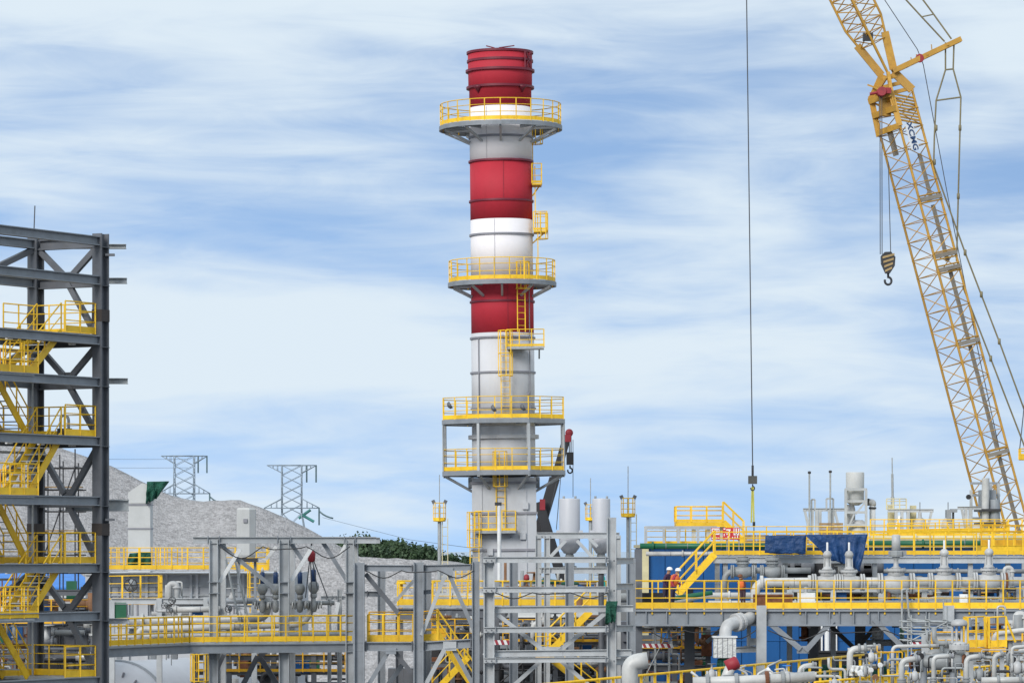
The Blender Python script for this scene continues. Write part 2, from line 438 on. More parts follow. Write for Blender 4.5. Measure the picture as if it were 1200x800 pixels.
def ridge(name, prof, Y, slope, back, y0, y1, x0, x1, label, seed, dx=0.9):
    # a heap of stone with a ridge line, its sides at the angle of repose
    xs = [((p - 600) / F * Y) for p, _ in prof]; zs = [ZC + (HOR - q) / F * Y for _, q in prof]
    def top(x):
        if x <= xs[0]: return zs[0]
        if x >= xs[-1]: return zs[-1] - 0.55 * (x - xs[-1])
        for i in range(len(xs) - 1):
            if x <= xs[i + 1]:
                t = (x - xs[i]) / (xs[i + 1] - xs[i]); return zs[i] + (zs[i + 1] - zs[i]) * t
    nx = int((x1 - x0) / dx); ny = int((y1 - y0) / dx); b = MB()
    for j in range(ny + 1):
        for i in range(nx + 1):
            x = x0 + (x1 - x0) * i / nx; y = y0 + (y1 - y0) * j / ny
            yy = y - Y + 0.8 * noise.noise(Vector((x * 0.05, y * 0.04, seed)))
            z = top(x) - (max(0, -yy) * slope + max(0, yy) * back)
            z += 0.35 * noise.noise(Vector((x * 0.11, y * 0.07, seed))) * min(1, abs(yy) / 6) + 0.10 * noise.noise(Vector((x * 0.9, y * 0.9, seed)))
            b.v.append((x, y, max(z, -0.3)))
    for j in range(ny):
        for i in range(nx):
            k = j * (nx + 1) + i; b.f.append((k, k + 1, k + nx + 2, k + nx + 1)); b.sm.append(True)
    return tag(b.obj(name, 'gravel'), label, 'gravel pile', 'heaps of crushed stone behind the plant')
ridge('gravel_pile', [(-160, 455), (-60, 476), (0, 496), (70, 522), (130, 545), (165, 563), (200, 579), (232, 585), (262, 584), (280, 583), (312, 596), (344, 610), (372, 625), (398, 639), (440, 661)],
      380, 0.52, 0.6, 325, 425, -75, 4, 'tall heap of grey crushed stone behind the stair tower', 3.1)
ridge('gravel_pile', [(330, 652), (400, 650), (430, 651), (500, 652), (540, 656), (575, 668), (640, 690)],
      347, 0.62, 0.6, 322, 372, -26, 8, 'low flat topped heap of grey crushed stone before the wood', 9.4)

# far wood: one mass of crowns on the skyline
def wood():
    b = MB(); Y0 = 900.0
    sky = [(300, 646), (380, 641), (405, 635), (428, 632), (445, 634), (458, 637), (475, 637), (490, 641), (505, 645), (520, 652), (545, 655), (570, 659), (620, 664)]
    rnd = random.Random(5)
    for i in range(170):
        Y = Y0 + rnd.uniform(-25, 60); px = rnd.uniform(300, 620)
        for k in range(len(sky) - 1):
            if sky[k][0] <= px <= sky[k + 1][0]:
                t = (px - sky[k][0]) / (sky[k + 1][0] - sky[k][0]); py = sky[k][1] + t * (sky[k + 1][1] - sky[k][1])
        py += rnd.choice([-2.5, -1, 0, 1, 2, 4, 7]) + rnd.uniform(-.8, 1.5)
        c = P(px, py, Y); rx = rnd.choice([1.3, 1.8, 2.5, 3.2, 4.2]) * rnd.uniform(.85, 1.15); h = c.z
        b.tube((c.x, Y, -0.5), (c.x, Y, h - rx), 0.35, 0.15, 5)
        for q in range(360):
            a = rnd.uniform(0, 6.283); u = rnd.uniform(-1, 1); rr = rx * rnd.uniform(0.5, 1.22)
            lump = 1 + 0.55 * noise.noise(Vector((c.x + math.cos(a) * 2, u * 2.3, Y + math.sin(a) * 2)))
            s = math.sqrt(1 - u * u); zz = u * (1.1 if u > 0 else 2.4)
            p = Vector((c.x + rr * lump * s * math.cos(a), Y + rr * lump * s * math.sin(a), h - rx * 1.05 + rr * zz * lump))
            e1 = Vector((rnd.gauss(0, 1), rnd.gauss(0, 1), rnd.gauss(0, 1))).normalized(); e2 = e1.cross(Vector((rnd.gauss(0, 1), rnd.gauss(0, 1), rnd.gauss(0, 1)))).normalized()
            z = rnd.uniform(0.25, 0.55); n = len(b.v)
            b.v += [tuple(p - e1 * z), tuple(p + e2 * z), tuple(p + e1 * z), tuple(p - e2 * z * 0.7)]
            b.f.append((n, n + 1, n + 2, n + 3)); b.sm.append(False)
    o = b.obj('treeline', 'leaf')
    tag(o, 'dark green wood on the skyline beyond the gravel heaps', 'wood', kind='stuff')
wood()

# ================================================================== chimney stack
SD = 200.0; sS = S(SD)
def sz(y): return ZC + (HOR - y) * sS
cb = Vector(((594 - 600) * sS, SD, 0.0))
stack = thing('chimney_stack', 'tall red and white banded chimney stack with ring platforms', 'chimney', cb)
def shell(y0, y1, mt, r0=1.62, r1=None):
    r1 = r0 if r1 is None else r1
    return MB().lathe([(r0, sz(y1)), (r1, sz(y0))], 64, Matrix.Translation(cb)).obj('shell_section', mt, stack)
def ringf(y, mt, r=1.72, h=0.10, par=None):
    return MB().lathe([(1.55, sz(y) - h / 2), (r, sz(y) - h / 2), (r, sz(y) + h / 2), (1.55, sz(y) + h / 2)], 64, Matrix.Translation(cb), smooth=False).obj('flange_ring', mt, par or stack)
t0 = MB().lathe([(1.62, sz(127)), (1.62, sz(103)), (1.66, sz(102.5)), (1.68, sz(62)), (1.60, sz(62)), (1.58, sz(66)), (1.50, sz(120)), (0.02, sz(120))], 64, Matrix.Translation(cb)).obj('shell_section', 'stack_red', stack)
for y, r in ((62.5, 1.74), (72.5, 1.73), (84, 1.80), (103.5, 1.77)): ringf(y, 'ring_red', r, 0.12, t0)
w1 = shell(127, 191, 'stack_white'); ringf(162, 'ring_grey', 1.68, 0.12, w1); ringf(190, 'ring_red', 1.70, 0.1, w1)
r1_ = shell(191, 258.5, 'stack_red'); ringf(236.5, 'ring_red', 1.69, 0.1, r1_)
w2 = shell(258.5, 326, 'stack_white'); ringf(276, 'ring_grey', 1.69, 0.1, w2)
r2_ = shell(326, 391, 'stack_red', 1.63); ringf(354, 'ring_red', 1.70, 0.1, r2_)
g1 = shell(391, 500, 'stack_grey', 1.64); ringf(396.5, 'ring_grey', 1.71, 0.1, g1); ringf(437, 'ring_grey', 1.71, 0.1, g1); ringf(479, 'ring_grey', 1.71, 0.1, g1)
g2 = shell(500, 557, 'stack_grey', 1.65); ringf(512, 'stack_grey', 1.84, 0.2, g2)
ringf(556, 'steel_dark', 1.80, 0.22, g2)
# louvre flap and stub brackets at the mouth
def on(dx, y, r, front=True):     # a point on a circle of radius r about the axis, dx metres to the side
    dy = math.sqrt(max(r * r - dx * dx, 0)); return Vector((cb.x + dx, SD - dy if front else SD + dy, sz(y)))
for a, b_ in (((1.36, 64), (1.58, 82)), ((1.58, 64), (1.36, 82)), ((1.30, 64), (1.30, 83)), ((1.62, 64), (1.62, 83)), ((1.30, 73), (1.62, 73))):
    member('louvre_bar', on(a[0], a[1], 1.80), on(b_[0], b_[1], 1.80), 0.06, 0.06, t0, 'ring_red', 'box')
for dx in (-1.14, 1.14):
    p = on(dx, 104, 1.66)
    MB().lathe([(0.02, -0.35), (0.16, -0.12), (0.30, 0.0)], 8, Matrix.Translation(p)).obj('lifting_trunnion', 'ring_red', t0)
for dx, y0, y1 in ((-0.7, 58, 60), (0.75, 58, 60)):
    bar('mouth_stay', on(dx, y0, 1.60), on(dx + (0.42 if dx < 0 else -0.8), 61, 1.64), 0.03, t0, 'ring_red')
def platform(y, Ro, n, posts, nbr, br_y, label, ri=1.72, rot=0.0, toe=0.2, h=1.12, closed=True, skip=None):
    z = sz(y); M = Matrix.Translation(cb) @ Matrix.Rotation(rot, 4, 'Z')
    b = MB(); ra = ri      # open grating: concentric bearing bars
    while ra < Ro - 0.04:
        b.lathe([(ra, z - 0.04), (ra + 0.05, z - 0.04), (ra + 0.05, z), (ra, z), (ra, z - 0.04)], n, M, smooth=False); b.f = b.f[:-2]; b.sm = b.sm[:-2]; ra += 0.115
    d = b.obj('platform', 'galvanised', stack); d['label'] = label
    b = MB(); b.lathe([(Ro - 0.05, z - 0.24), (Ro + 0.03, z - 0.24), (Ro + 0.03, z - 0.02), (Ro - 0.05, z - 0.02), (Ro - 0.05, z - 0.24)], n, M, smooth=False); b.f = b.f[:-2]; b.sm = b.sm[:-2]
    b.obj('edge_beam', 'steel_mid', d)
    for k in range(nbr):
        a = 2 * math.pi * (k + (0.5 if n > 12 else 0.0)) / nbr + rot
        u = Vector((math.cos(a), math.sin(a), 0)); c = Vector((cb.x, cb.y, 0))
        member('deck_beam', c + u * ri + UP * (z - 0.16), c + u * (Ro - 0.05) + UP * (z - 0.16), 0.10, 0.16, d, 'steel_mid', 'I')
        if br_y:
            member('bracket', c + u * (Ro - 0.15) + UP * (z - 0.26), c + u * 1.66 + UP * sz(br_y), 0.11, 0.11, d, 'steel_light', 'box')
    m = n; pts = [M @ Vector(((Ro - 0.05) * math.cos(2 * math.pi * k / m), (Ro - 0.05) * math.sin(2 * math.pi * k / m), z)) for k in range(m)]
    if n > 12: pp = [M @ Vector(((Ro - 0.05) * math.cos(2 * math.pi * k / posts), (Ro - 0.05) * math.sin(2 * math.pi * k / posts), z)) for k in range(posts)]
    else: pp = along(pts, 2 * math.pi * Ro / posts, True)
    railing(d, pts, h, 1, closed=True, flat=True, posts=pp, toe=toe, drop=0.22)
    return d
platform(148, 3.18, 48, 24, 10, 168, 'topmost ring platform around the stack')
platform(331, 2.80, 48, 22, 10, 348, 'ring platform over the lower red band')
Od = platform(492, 3.42, 8, 26, 8, None, 'eight sided platform carrying the lower one on posts', rot=R(22.5))
Oe = platform(552, 3.42, 8, 26, 8, 577, 'eight sided lower platform hung on posts', rot=R(22.5))
for k in range(8):
    a = R(22.5 + 45 * k); u = Vector((math.cos(a), math.sin(a), 0)) * 3.34
    member('hanger_post', cb + u + UP * (sz(552) - 0.3), cb + u + UP * (sz(492) - 0.05), 0.14, 0.14, Oe, 'steel_light', 'I', up=u)
# ladders and rest landings
def lad(dx, y0, y1, r=1.95, cage=True):
    p = on(dx, y0, r); q = on(dx, y1, r); o = Vector((p.x - cb.x, p.y - cb.y, 0)); w = Vector((-o.y, o.x, 0))
    return ladder(stack, p, q, w, o, cage=cage)
def landing(x0, x1, y, ytop, r=2.3, label=None, depth=None, closed_ends=(1, 1)):
    a, b_ = (x0 - 592) * sS, (x1 - 592) * sS; z = sz(y); yf = SD - r; yb = SD - 1.25
    d = MB().box((cb.x + a, yf, z - 0.12), (cb.x + b_, yb, z)).obj('landing', 'galvanised', stack)
    pts = [Vector((cb.x + a, yf, z)), Vector((cb.x + b_, yf, z))]
    if closed_ends[0]: pts.insert(0, Vector((cb.x + a, yb, z)))
    if closed_ends[1]: pts.append(Vector((cb.x + b_, yb, z)))
    railing(d, pts, (y - ytop) * sS, 0.62, flat=True, toe=0.12)
    for x in (cb.x + a + 0.25, cb.x + b_ - 0.25):
        member('bracket', (x, yf + 0.1, z - 0.1), (x, yb, z - 0.55), 0.08, 0.08, d, 'steel_mid', 'L')
    return d
# side ladder between the two upper ring platforms, seen at the stack's edge
sx = cb.x + 1.86
ladder(stack, (sx + 0.02, SD - 0.55, sz(331)), (sx + 0.02, SD - 0.55, sz(252)), (0, 1, 0), (1, -0.3, 0))
ladder(stack, (sx - 0.1, SD - 0.35, sz(272)), (sx - 0.1, SD - 0.35, sz(196)), (0, 1, 0), (1, -0.3, 0), cage=False)
ladder(stack, (sx - 0.2, SD + 0.4, sz(218)), (sx - 0.2, SD + 0.4, sz(149)), (0, 1, 0), (1, -0.3, 0))
for xa, xb, y, yt in ((1.66, 2.36, 272, 250), (1.60, 2.10, 217, 194)):
    z = sz(y); d = MB().box((cb.x + xa, SD - 0.9, z - 0.08), (cb.x + xb, SD + 0.6, z)).obj('landing', 'yellow', stack)
    railing(d, [(cb.x + xa, SD - 0.9, z), (cb.x + xb, SD - 0.9, z), (cb.x + xb, SD + 0.6, z)], (y - yt) * sS, 0.4, flat=True, toe=0.12)
    member('bracket', (cb.x + xb - 0.05, SD - 0.2, z), (cb.x + 1.62, SD - 0.2, z - 0.6), 0.07, 0.07, d, 'yellow', 'box')
lad(0.98, 391, 310); landing(597, 640, 409, 389, 2.35)
lad(0.13, 492, 390); lad(-0.18, 620, 530)
landing(558, 605, 622, 599, 2.55, closed_ends=(0, 1))
ladder(stack, (cb.x - 1.55, SD - 2.3, sz(690)), (cb.x - 1.55, SD - 2.3, sz(600)), (1, 0, 0), (0, -1, 0))
# square casing under the round shell
hw = 1.66
cas = MB().box((cb.x - hw, SD - 1.85, 0), (cb.x + hw, SD + 1.85, sz(560))).obj('casing', 'casing', stack)
for y in (566, 601.5, 644): MB().box((cb.x - hw - 0.07, SD - 1.93, sz(y) - 0.06), (cb.x + hw + 0.07, SD - 1.852, sz(y) + 0.06)).obj('stiffener', 'ring_grey', cas)
for x in (-1.2, 1.1): MB().box((cb.x + x, SD - 1.9, sz(690)), (cb.x + x + 0.06, SD - 1.852, sz(568))).obj('stiffener', 'casing', cas)
for x, y in ((0.95, 597), (0.80, 632), (-0.9, 650)): MB().box((cb.x + x, SD - 2.0, sz(y)), (cb.x + x + 0.3, SD - 1.86, sz(y - 8))).obj('inspection_box', 'casing', cas)
for k, (x, y) in enumerate(((-1.7, 566), (1.7, 566))):
    disc('access_cover', (cb.x + x, SD - 1.2, sz(y)), (1, 0, 0), 0.30, 0.3, cas, 'steel_mid')
for a, y in ((-2.85, 476), (0.9, 479), (-0.6, 480)):
    p = Vector((cb.x + a, SD - 3.1, sz(y) - 0.1))
    MB().lathe([(0.05, 0.0), (0.17, 0.06), (0.2, 0.2), (0.02, 0.21)], 10, Matrix.Translation(p) @ Matrix.Rotation(R(60), 4, 'Y')).obj('floodlight', 'steel_dark', Od)
rs = random.Random(3)
for (y0, y1, mt, sec) in ((127, 190, 'ring_grey', w1), (191, 236, 'ring_red', r1_), (258, 326, 'ring_grey', w2), (326, 391, 'ring_red', r2_), (396, 437, 'ring_grey', g1), (437, 479, 'ring_grey', g1), (512, 556, 'ring_grey', g2)):
    for k in range(1):
        dx = rs.uniform(-1.4, 1.4); p, q = on(dx, y1 - 1, 1.65), on(dx, y0 + 1, 1.65); member('weld_seam', p, q, .012, .012, sec, mt, 'box')
for dx, y0, y1 in ((-1.25, 552, 396), (1.40, 492, 340)): bar('conduit', on(dx, y0, 1.72), on(dx, y1, 1.72), .028, stack, 'ring_grey')
for dx, y in ((1.3, 462),):
    p = on(dx, y, 1.66); MB().box((-.07, -.05, -.06), (.07, .02, .06), Matrix.Translation(p)).obj('nozzle_box', 'ring_grey', stack)
stack.matrix_basis = Matrix.Translation(cb) @ Matrix.Rotation(R(-0.55), 4, 'Y')

# slim lamp pole standing before the casing
lp = thing('camera_pole', 'slim white pole with a small camera before the stack casing', 'pole', P(585, 760, 190))
pp = P(585, 592, 190); bar('pole', (pp.x, 190, 0), pp, 0.10, lp, 'white_paint')
MB().box((-0.22, -0.1, 0), (0.12, 0.1, 0.16), Matrix.Translation(pp)).obj('camera_head', 'black_metal', lp)

# ================================================================== lattice crane
CD = 232.0; cS = S(CD)
def C(px, py, dd=0.0): return P(px, py, CD + dd)
crane = thing('lattice_crane', 'tall yellow lattice boom crane with luffing jib behind the blue building', 'crane', P(1245, 880, CD) * Vector((1, 1, 0)) if False else Vector((P(1250, 880, CD).x, CD, 0)))
A = C(1243, 862); B = C(1045, 112)
ax = (B - A).normalized(); e1 = Vector((ax.z, 0, -ax.x)); e2 = ax.cross(e1)
Rb = 26.4 * cS; dl = R(-7)
offs = [(e1 * math.cos(dl + k * math.pi / 2) + e2 * math.sin(dl + k * math.pi / 2)) * Rb for k in range(4)]
boom = node('boom', crane)
L = (B - A).length
for o in offs: bar('chord', A + o, B + o * 0.93, 0.075, boom, 'crane_yellow')
npan = 36
for k in range(4):
    o1, o2 = offs[k], offs[(k + 1) % 4]
    for i in range(npan):
        a = A + ax * L * i / npan; b_ = A + ax * L * (i + 1) / npan
        if i < 5: continue
        bar('lacing_bar', a + o1, a + o2, 0.026, boom, 'crane_yellow')
        if i % 2: bar('lacing_bar', a + o1, b_ + o2, 0.029, boom, 'crane_yellow')
        else: bar('lacing_bar', a + o2, b_ + o1, 0.029, boom, 'crane_yellow')
# grey walkway strip and cross platforms inside the boom's right side
mid = (offs[0] + offs[3]) * 0.36 + (offs[0] - offs[3]) * 0.16
def ay(y): return A + ax * ((C(0, y).z - A.z) / ax.z)
for ya, yb in ((184, 236), (244, 310), (316, 402), (408, 528), (534, 640)):
    member('catwalk', ay(yb) + mid, ay(ya) + mid, 0.28, 0.10, boom, 'crane_grey', 'box', up=Vector((0.7, -0.7, 0)))
fr = offs[3]; rt = offs[0]
for y in (236, 302, 318, 404, 534):
    c = ay(y); pts = [c + fr * 0.9, c + rt * 0.95]
    member('cross_platform', pts[0], pts[1], 0.30, 0.24, boom, 'crane_grey', 'box', up=ax)
    for s in (-0.22, 0.22): bar('splice_bar', c + fr + ax * s, c + rt + ax * s, 0.05, boom, 'crane_yellow')
# name board on the front right face
u = (rt - fr).normalized(); nrm = ax.cross(u)
if nrm.y > 0: nrm = -nrm
c = ay(164) + fr.lerp(rt, 0.36) + nrm * 0.10
Mx = Matrix((( -ax.x, (nrm.cross(-ax)).x, nrm.x, c.x), (-ax.y, (nrm.cross(-ax)).y, nrm.y, c.y), (-ax.z, (nrm.cross(-ax)).z, nrm.z, c.z), (0, 0, 0, 1)))
MB().box((-0.78, -0.33, -0.03), (0.78, 0.33, 0), Mx).obj('name_board', 'panel_white', boom)
cu = bpy.data.curves.new('maker_lettering', 'FONT'); cu.body = 'XCMG'; cu.size = 0.60; cu.align_x = 'CENTER'; cu.align_y = 'CENTER'; cu.extrude = 0.008; cu.offset = 0.014
cu.materials.append(MATS['logo_blue'])
tmp = bpy.data.objects.new('tmp', cu); col.objects.link(tmp); bpy.context.view_layer.update(); tm_ = bpy.data.meshes.new_from_object(tmp.evaluated_get(bpy.context.evaluated_depsgraph_get())); bpy.data.objects.remove(tmp)
add('maker_lettering', tm_, boom, Mx @ Matrix.Translation((0.02, 0, 0.012)))
c = ay(166) + offs[2].lerp(fr, 0.5) ; v_ = (fr - offs[2]).normalized(); 
MB().box((-0.2, -0.02, -0.75), (0.25, 0.02, 0.75), Matrix(((v_.x, nrm.x, ax.x, c.x), (v_.y, nrm.y, ax.y, c.y), (v_.z, nrm.z, ax.z, c.z), (0, 0, 0, 1)))).obj('grey_panel', 'crane_grey', boom)
# boom head
head = node('boom_head', crane)
Hn = C(1041, 86)
for s, o in ((-1, offs[2]), (1, offs[0])):
    member('head_plate', B + o * 0.93, Hn + e1 * s * 0.32, 0.16, 0.5, head, 'crane_yellow', 'box', up=e1)
for o in (offs[1], offs[3]): member('head_plate', B + o * 0.9, Hn + o * 0.35, 0.2, 0.2, head, 'crane_yellow', 'box')
for t in (0.0, 0.10, 0.22): member('head_beam', B - ax * t * 9 + offs[2], B - ax * t * 9 + offs[3], 0.3, 0.34, head, 'crane_yellow', 'box', up=ax)
for t in (0.1, 0.45, 0.8): member('head_beam', B.lerp(Hn, t) - e1 * (1.2 - t), B.lerp(Hn, t) + e1 * (1.2 - t * .9), 0.3, 0.22, head, 'crane_yellow', 'box')
for k in (0, 1):
    p = B - ax * (1.1 * k); member('head_stay', p + fr * .9, p + ax * 1.0 + offs[2] * .9, .09, .09, head, 'crane_yellow', 'box'); member('head_stay', p + offs[2] * .9, p + ax * 1.0 + fr * .9, .09, .09, head, 'crane_yellow', 'box')
member('head_side', B - ax * 2.0 + fr * 1.0, B + ax * .4 + fr * .8, .14, .34, head, 'crane_yellow', 'box', up=e1); member('head_side', B - ax * 2.2 + offs[2] * 1.0, B + ax * .3 + offs[2] * .9, .14, .34, head, 'crane_yellow', 'box', up=e1)
for i in range(9):
    c = B - ax * (i * 0.2)
    member('ladder_slat', c + fr * 0.95, c + rt * 0.9 - ax * 0.5, 0.10, 0.10, head, 'crane_yellow', 'box')
MB().box((-0.75, -0.3, -1.3), (-0.05, 0.3, -0.2), Matrix.Translation(B + fr * 0.4)).obj('winch_housing', 'crane_yellow', head)
hub = C(1033, 108, -1.2)
for k, dy in enumerate((-0.35, 0.0, 0.35)): disc('sheave', hub + Vector((0, dy, 0)), (0.15, 1, 0), 0.28, 0.2, head, 'crane_red')
bar('sheave_pin', hub + Vector((-0.7, 0, -0.12)), hub + Vector((0.5, 0, 0.1)), 0.09, head, 'crane_red')
MB().box((-0.1, -0.4, -0.12), (0.55, 0.4, 0.22), Matrix.Translation(hub)).obj('sheave_bracket', 'crane_red', head)
# luffing jib
jib = node('jib', crane)
J0 = Hn + Vector((-0.05, 0, 0.05)); J1 = C(872, -258)
jx = (J1 - J0).normalized(); f1 = Vector((jx.z, 0, -jx.x)); f2 = jx.cross(f1); JL = (J1 - J0).length
def jr(t):
    return 0.40 + (1.18 - 0.40) * min(1, t / 0.17) if t < 0.8 else 1.18 - (t - 0.8) / 0.2 * 0.8
def jo(k, t): return (f1 * math.cos(dl + k * math.pi / 2) + f2 * math.sin(dl + k * math.pi / 2)) * jr(t)
ts = [0.0, 0.17, 0.8, 1.0]
for k in range(4):
    for a, b_ in zip(ts, ts[1:]): bar('chord', J0 + jx * JL * a + jo(k, a), J0 + jx * JL * b_ + jo(k, b_), 0.075, jib, 'crane_yellow')
n = 30
for k in range(4):
    for i in range(3, n):
        a, b_ = i / n, (i + 1) / n
        bar('lacing_bar', J0 + jx * JL * a + jo(k, a), J0 + jx * JL * a + jo(k + 1, a), 0.03, jib, 'crane_yellow')
        p, q = (k, k + 1) if i % 2 else (k + 1, k)
        bar('lacing_bar', J0 + jx * JL * a + jo(p, a), J0 + jx * JL * b_ + jo(q, b_), 0.034, jib, 'crane_yellow')
for k in (0, 2):
    member('foot_plate', J0 + jo(k, 0), J0 + jx * JL * 0.115 + jo(k, 0.115), 0.14, 0.46, jib, 'crane_yellow', 'box', up=f1)
member('catwalk', J0 + jx * 0.8 + jo(3, .05) * .2, J0 + jx * JL * 0.8 + jo(3, .3) * 0.3, 0.34, 0.08, jib, 'crane_yellow', 'box')
block('junction_box', C(1017, 48, -0.6), 0.6, 0.4, 0.45, jib, 'black_metal')
# strut with pendants
strut = node('mast_strut', crane)
T0, T1 = C(1046, 84), C(1126, 46)
for s in (-0.35, 0.35):
    member('strut_leg', T0 + Vector((0, s, 0)), T1 + Vector((0, s * 0.6, 0)), 0.16, 0.30, strut, 'crane_yellow', 'box')
for t in (0.2, 0.5, 0.8): bar('cross_tie', T0.lerp(T1, t) + Vector((0, -0.4, 0)), T0.lerp(T1, t) + Vector((0, 0.4, 0)), 0.06, strut, 'crane_yellow')
disc('sheave', T0.lerp(T1, 0.39) + Vector((0, -0.3, 0)), (0, 1, 0), 0.26, 0.15, strut, 'crane_red')
for t, h in ((0.28, 0.3), (0.36, 0.34), (0.58, 0.5)): bar('guide_pin', T0.lerp(T1, t), T0.lerp(T1, t) + Vector((-0.05, 0, h)), 0.03, strut, 'crane_yellow')
pen = node('pendants', crane)
def line(pts, r, nm='pendant_bar', mt='pendant', par=None, dd=0.0):
    w = [C(x, y, dd) for x, y in pts]
    for a, b_ in zip(w, w[1:]): bar(nm, a, b_, r, par or pen, mt)
line([(1107, 49), (1080, 20), (1058, -4), (900, -215)], 0.05); line([(1115, 46), (1092, 14), (1077, -6), (905, -222)], 0.05)
line([(1080, 20), (1094, 17)], 0.04)
line([(1108, 50), (1108, 82), (1097, 118), (1095, 160), (1094, 200)], 0.05); line([(1118, 50), (1117, 81), (1126, 114), (1124, 190), (1121, 306)], 0.05)
line([(1108, 82), (1117, 81)], 0.05, 'spreader_bar'); line([(1097, 118), (1126, 114)], 0.05, 'spreader_bar')
line([(1092, 188), (1131, 296), (1171, 400), (1215, 520)], 0.05); line([(1128, 335), (1161, 420), (1215, 560)], 0.05)
line([(1030, -10), (1075, 58), (1082, 76), (1112, 237), (1148, 420), (1196, 640), (1225, 780)], 0.026, 'hoist_line', 'cable')
for pts in ([(1131, 296)], [(1171, 400)], [(1161, 420)], [(1097, 150)], [(1125, 150)], [(1123, 230)], [(1095, 190)], [(1150, 345)]):
    p = C(*pts[0]); MB().lathe([(0.01, -0.2), (0.09, -0.16), (0.09, 0.16), (0.01, 0.2)], 8, Matrix.Translation(p)).obj('pendant_link', 'pendant', pen)
# carbody behind the building, out of the lens' sight but carrying the boom
bx, by = A.x + 0.5, CD
for s in (-3.2, 3.2):
    b = MB(); prof = [(-5, 0.25), (-4.4, 0), (4.4, 0), (5, 0.25), (5.1, 0.8), (4.4, 1.4), (-4.4, 1.4), (-5.1, 0.8)]
    b.quadstrip([[(bx + x, by + s - 0.6, z) for x, z in prof], [(bx + x, by + s + 0.6, z) for x, z in prof]], smooth=False); b.obj('crawler_track', 'black_metal', crane)
MB().box((bx - 1.5, by - 2.6, 1.1), (bx + 9, by + 2.6, 1.5)).box((bx + 1.5, by - 1.7, 1.5), (bx + 8.5, by + 1.7, 3.3)).obj('machinery_house', 'crane_yellow', crane)
MB().box((bx - 1.4, by - 2.7, 1.5), (bx + 0.6, by - 1.8, 3.4)).obj('cab', 'panel_white', crane)

def hook(parent, c, s, mt='black_metal'):
    # a curved lifting hook hanging from c
    pts = [c, c + Vector((0, 0, -0.18 * s))] + [c + Vector((0.16 * s * math.cos(a), 0, -0.36 * s + 0.18 * s * math.sin(a))) for a in [R(100 - 300 * k / 14) for k in range(15)]]
    return MB().sweep(pts, 0.055 * s, 8).obj('hook', mt, parent)
# auxiliary hook block with hazard stripes, hanging from the boom head
hb = thing('hook_block', 'black and yellow striped hook block hanging beside the crane boom', 'hook block', C(1038.5, 322, -1.2))
zt = C(0, 297).z; zb = C(0, 322).z
outl = [(-0.22, zt - 0.02), (0.16, zt), (0.42, zt - 0.32), (0.38, zt - 0.85), (0.10, zb), (-0.16, zb), (-0.42, zt - 0.7), (-0.44, zt - 0.25)]
cxh = C(1038.5, 0).x
MB().quadstrip([[(cxh + x, CD - 1.45, z) for x, z in outl], [(cxh + x, CD - 0.95, z) for x, z in outl]], smooth=False).obj('cheek_plate', 'black_metal', hb)
for k in range(4):
    z0 = zt - 0.22 - k * 0.27; l, r = -0.36 + 0.05 * k, 0.36 - 0.05 * k
    MB().quadstrip([[(cxh + l, CD - 1.47, z0 - 0.20), (cxh + l, CD - 1.47, z0 - 0.07), (cxh + r, CD - 1.47, z0 + 0.13), (cxh + r, CD - 1.47, z0)], [(cxh + l, CD - 1.451, z0 - 0.20), (cxh + l, CD - 1.451, z0 - 0.07), (cxh + r, CD - 1.451, z0 + 0.13), (cxh + r, CD - 1.451, z0)]], smooth=False).obj('hazard_stripe', 'stripe_tan', hb)
hook(hb, Vector((cxh, CD - 1.2, zb)), 1.25)
for x in (1031.2, 1033.4, 1043): bar('rope', C(x + (0.3 if x < 1040 else 0.8), 298, -1.2), C(x if x < 1040 else 1041, 112 if x < 1040 else 190, -1.2), 0.026, hb, 'cable')
# main line with ball weight and yellow sling
ml = thing('hoist_rope', 'long crane rope with grey weight and yellow sling above the walkway', 'crane rope', C(884, 628))
bar('rope', C(871.6, -258), C(882, 548), 0.034, ml, 'cable')
bar('swivel', C(882, 545), C(882, 558), 0.07, ml, 'black_metal')
MB().box((-0.26, -0.2, -0.24), (0.26, 0.2, 0.24), Matrix.Translation(C(882, 562))).obj('weight', 'weight_grey', ml)
hook(ml, C(882, 567), 0.7)
for x0, x1 in ((881.5, 880.5), (882.5, 883.5)): member('sling', C(x1, 612), C(x0, 570), 0.10, 0.03, ml, 'sling', 'box')
bar('shackle', C(883.5, 616), C(883.5, 611), 0.08, ml, 'black_metal')
bar('rope', C(883.8, 650), C(883.5, 614), 0.03, ml, 'cable')
bk = thing('work_basket', 'small yellow work basket hanging at the edge of the picture', 'basket', C(1199, 538, -8))
c = C(1200, 538, -8)
railing(bk, [c + Vector((x, y, 0)) for x, y in ((-.25, -.4), (.6, -.4), (.6, .4), (-.25, .4))], 0.62, 0.4, closed=True, toe=0.3)
MB().box((c.x - .25, c.y - .4, c.z - .05), (c.x + .6, c.y + .4, c.z)).obj('floor_plate', 'yellow', bk)
for x in (-.25, .6): bar('rope', c + Vector((x, 0, .62)), C(1204, 440, -8), 0.03, bk, 'cable')

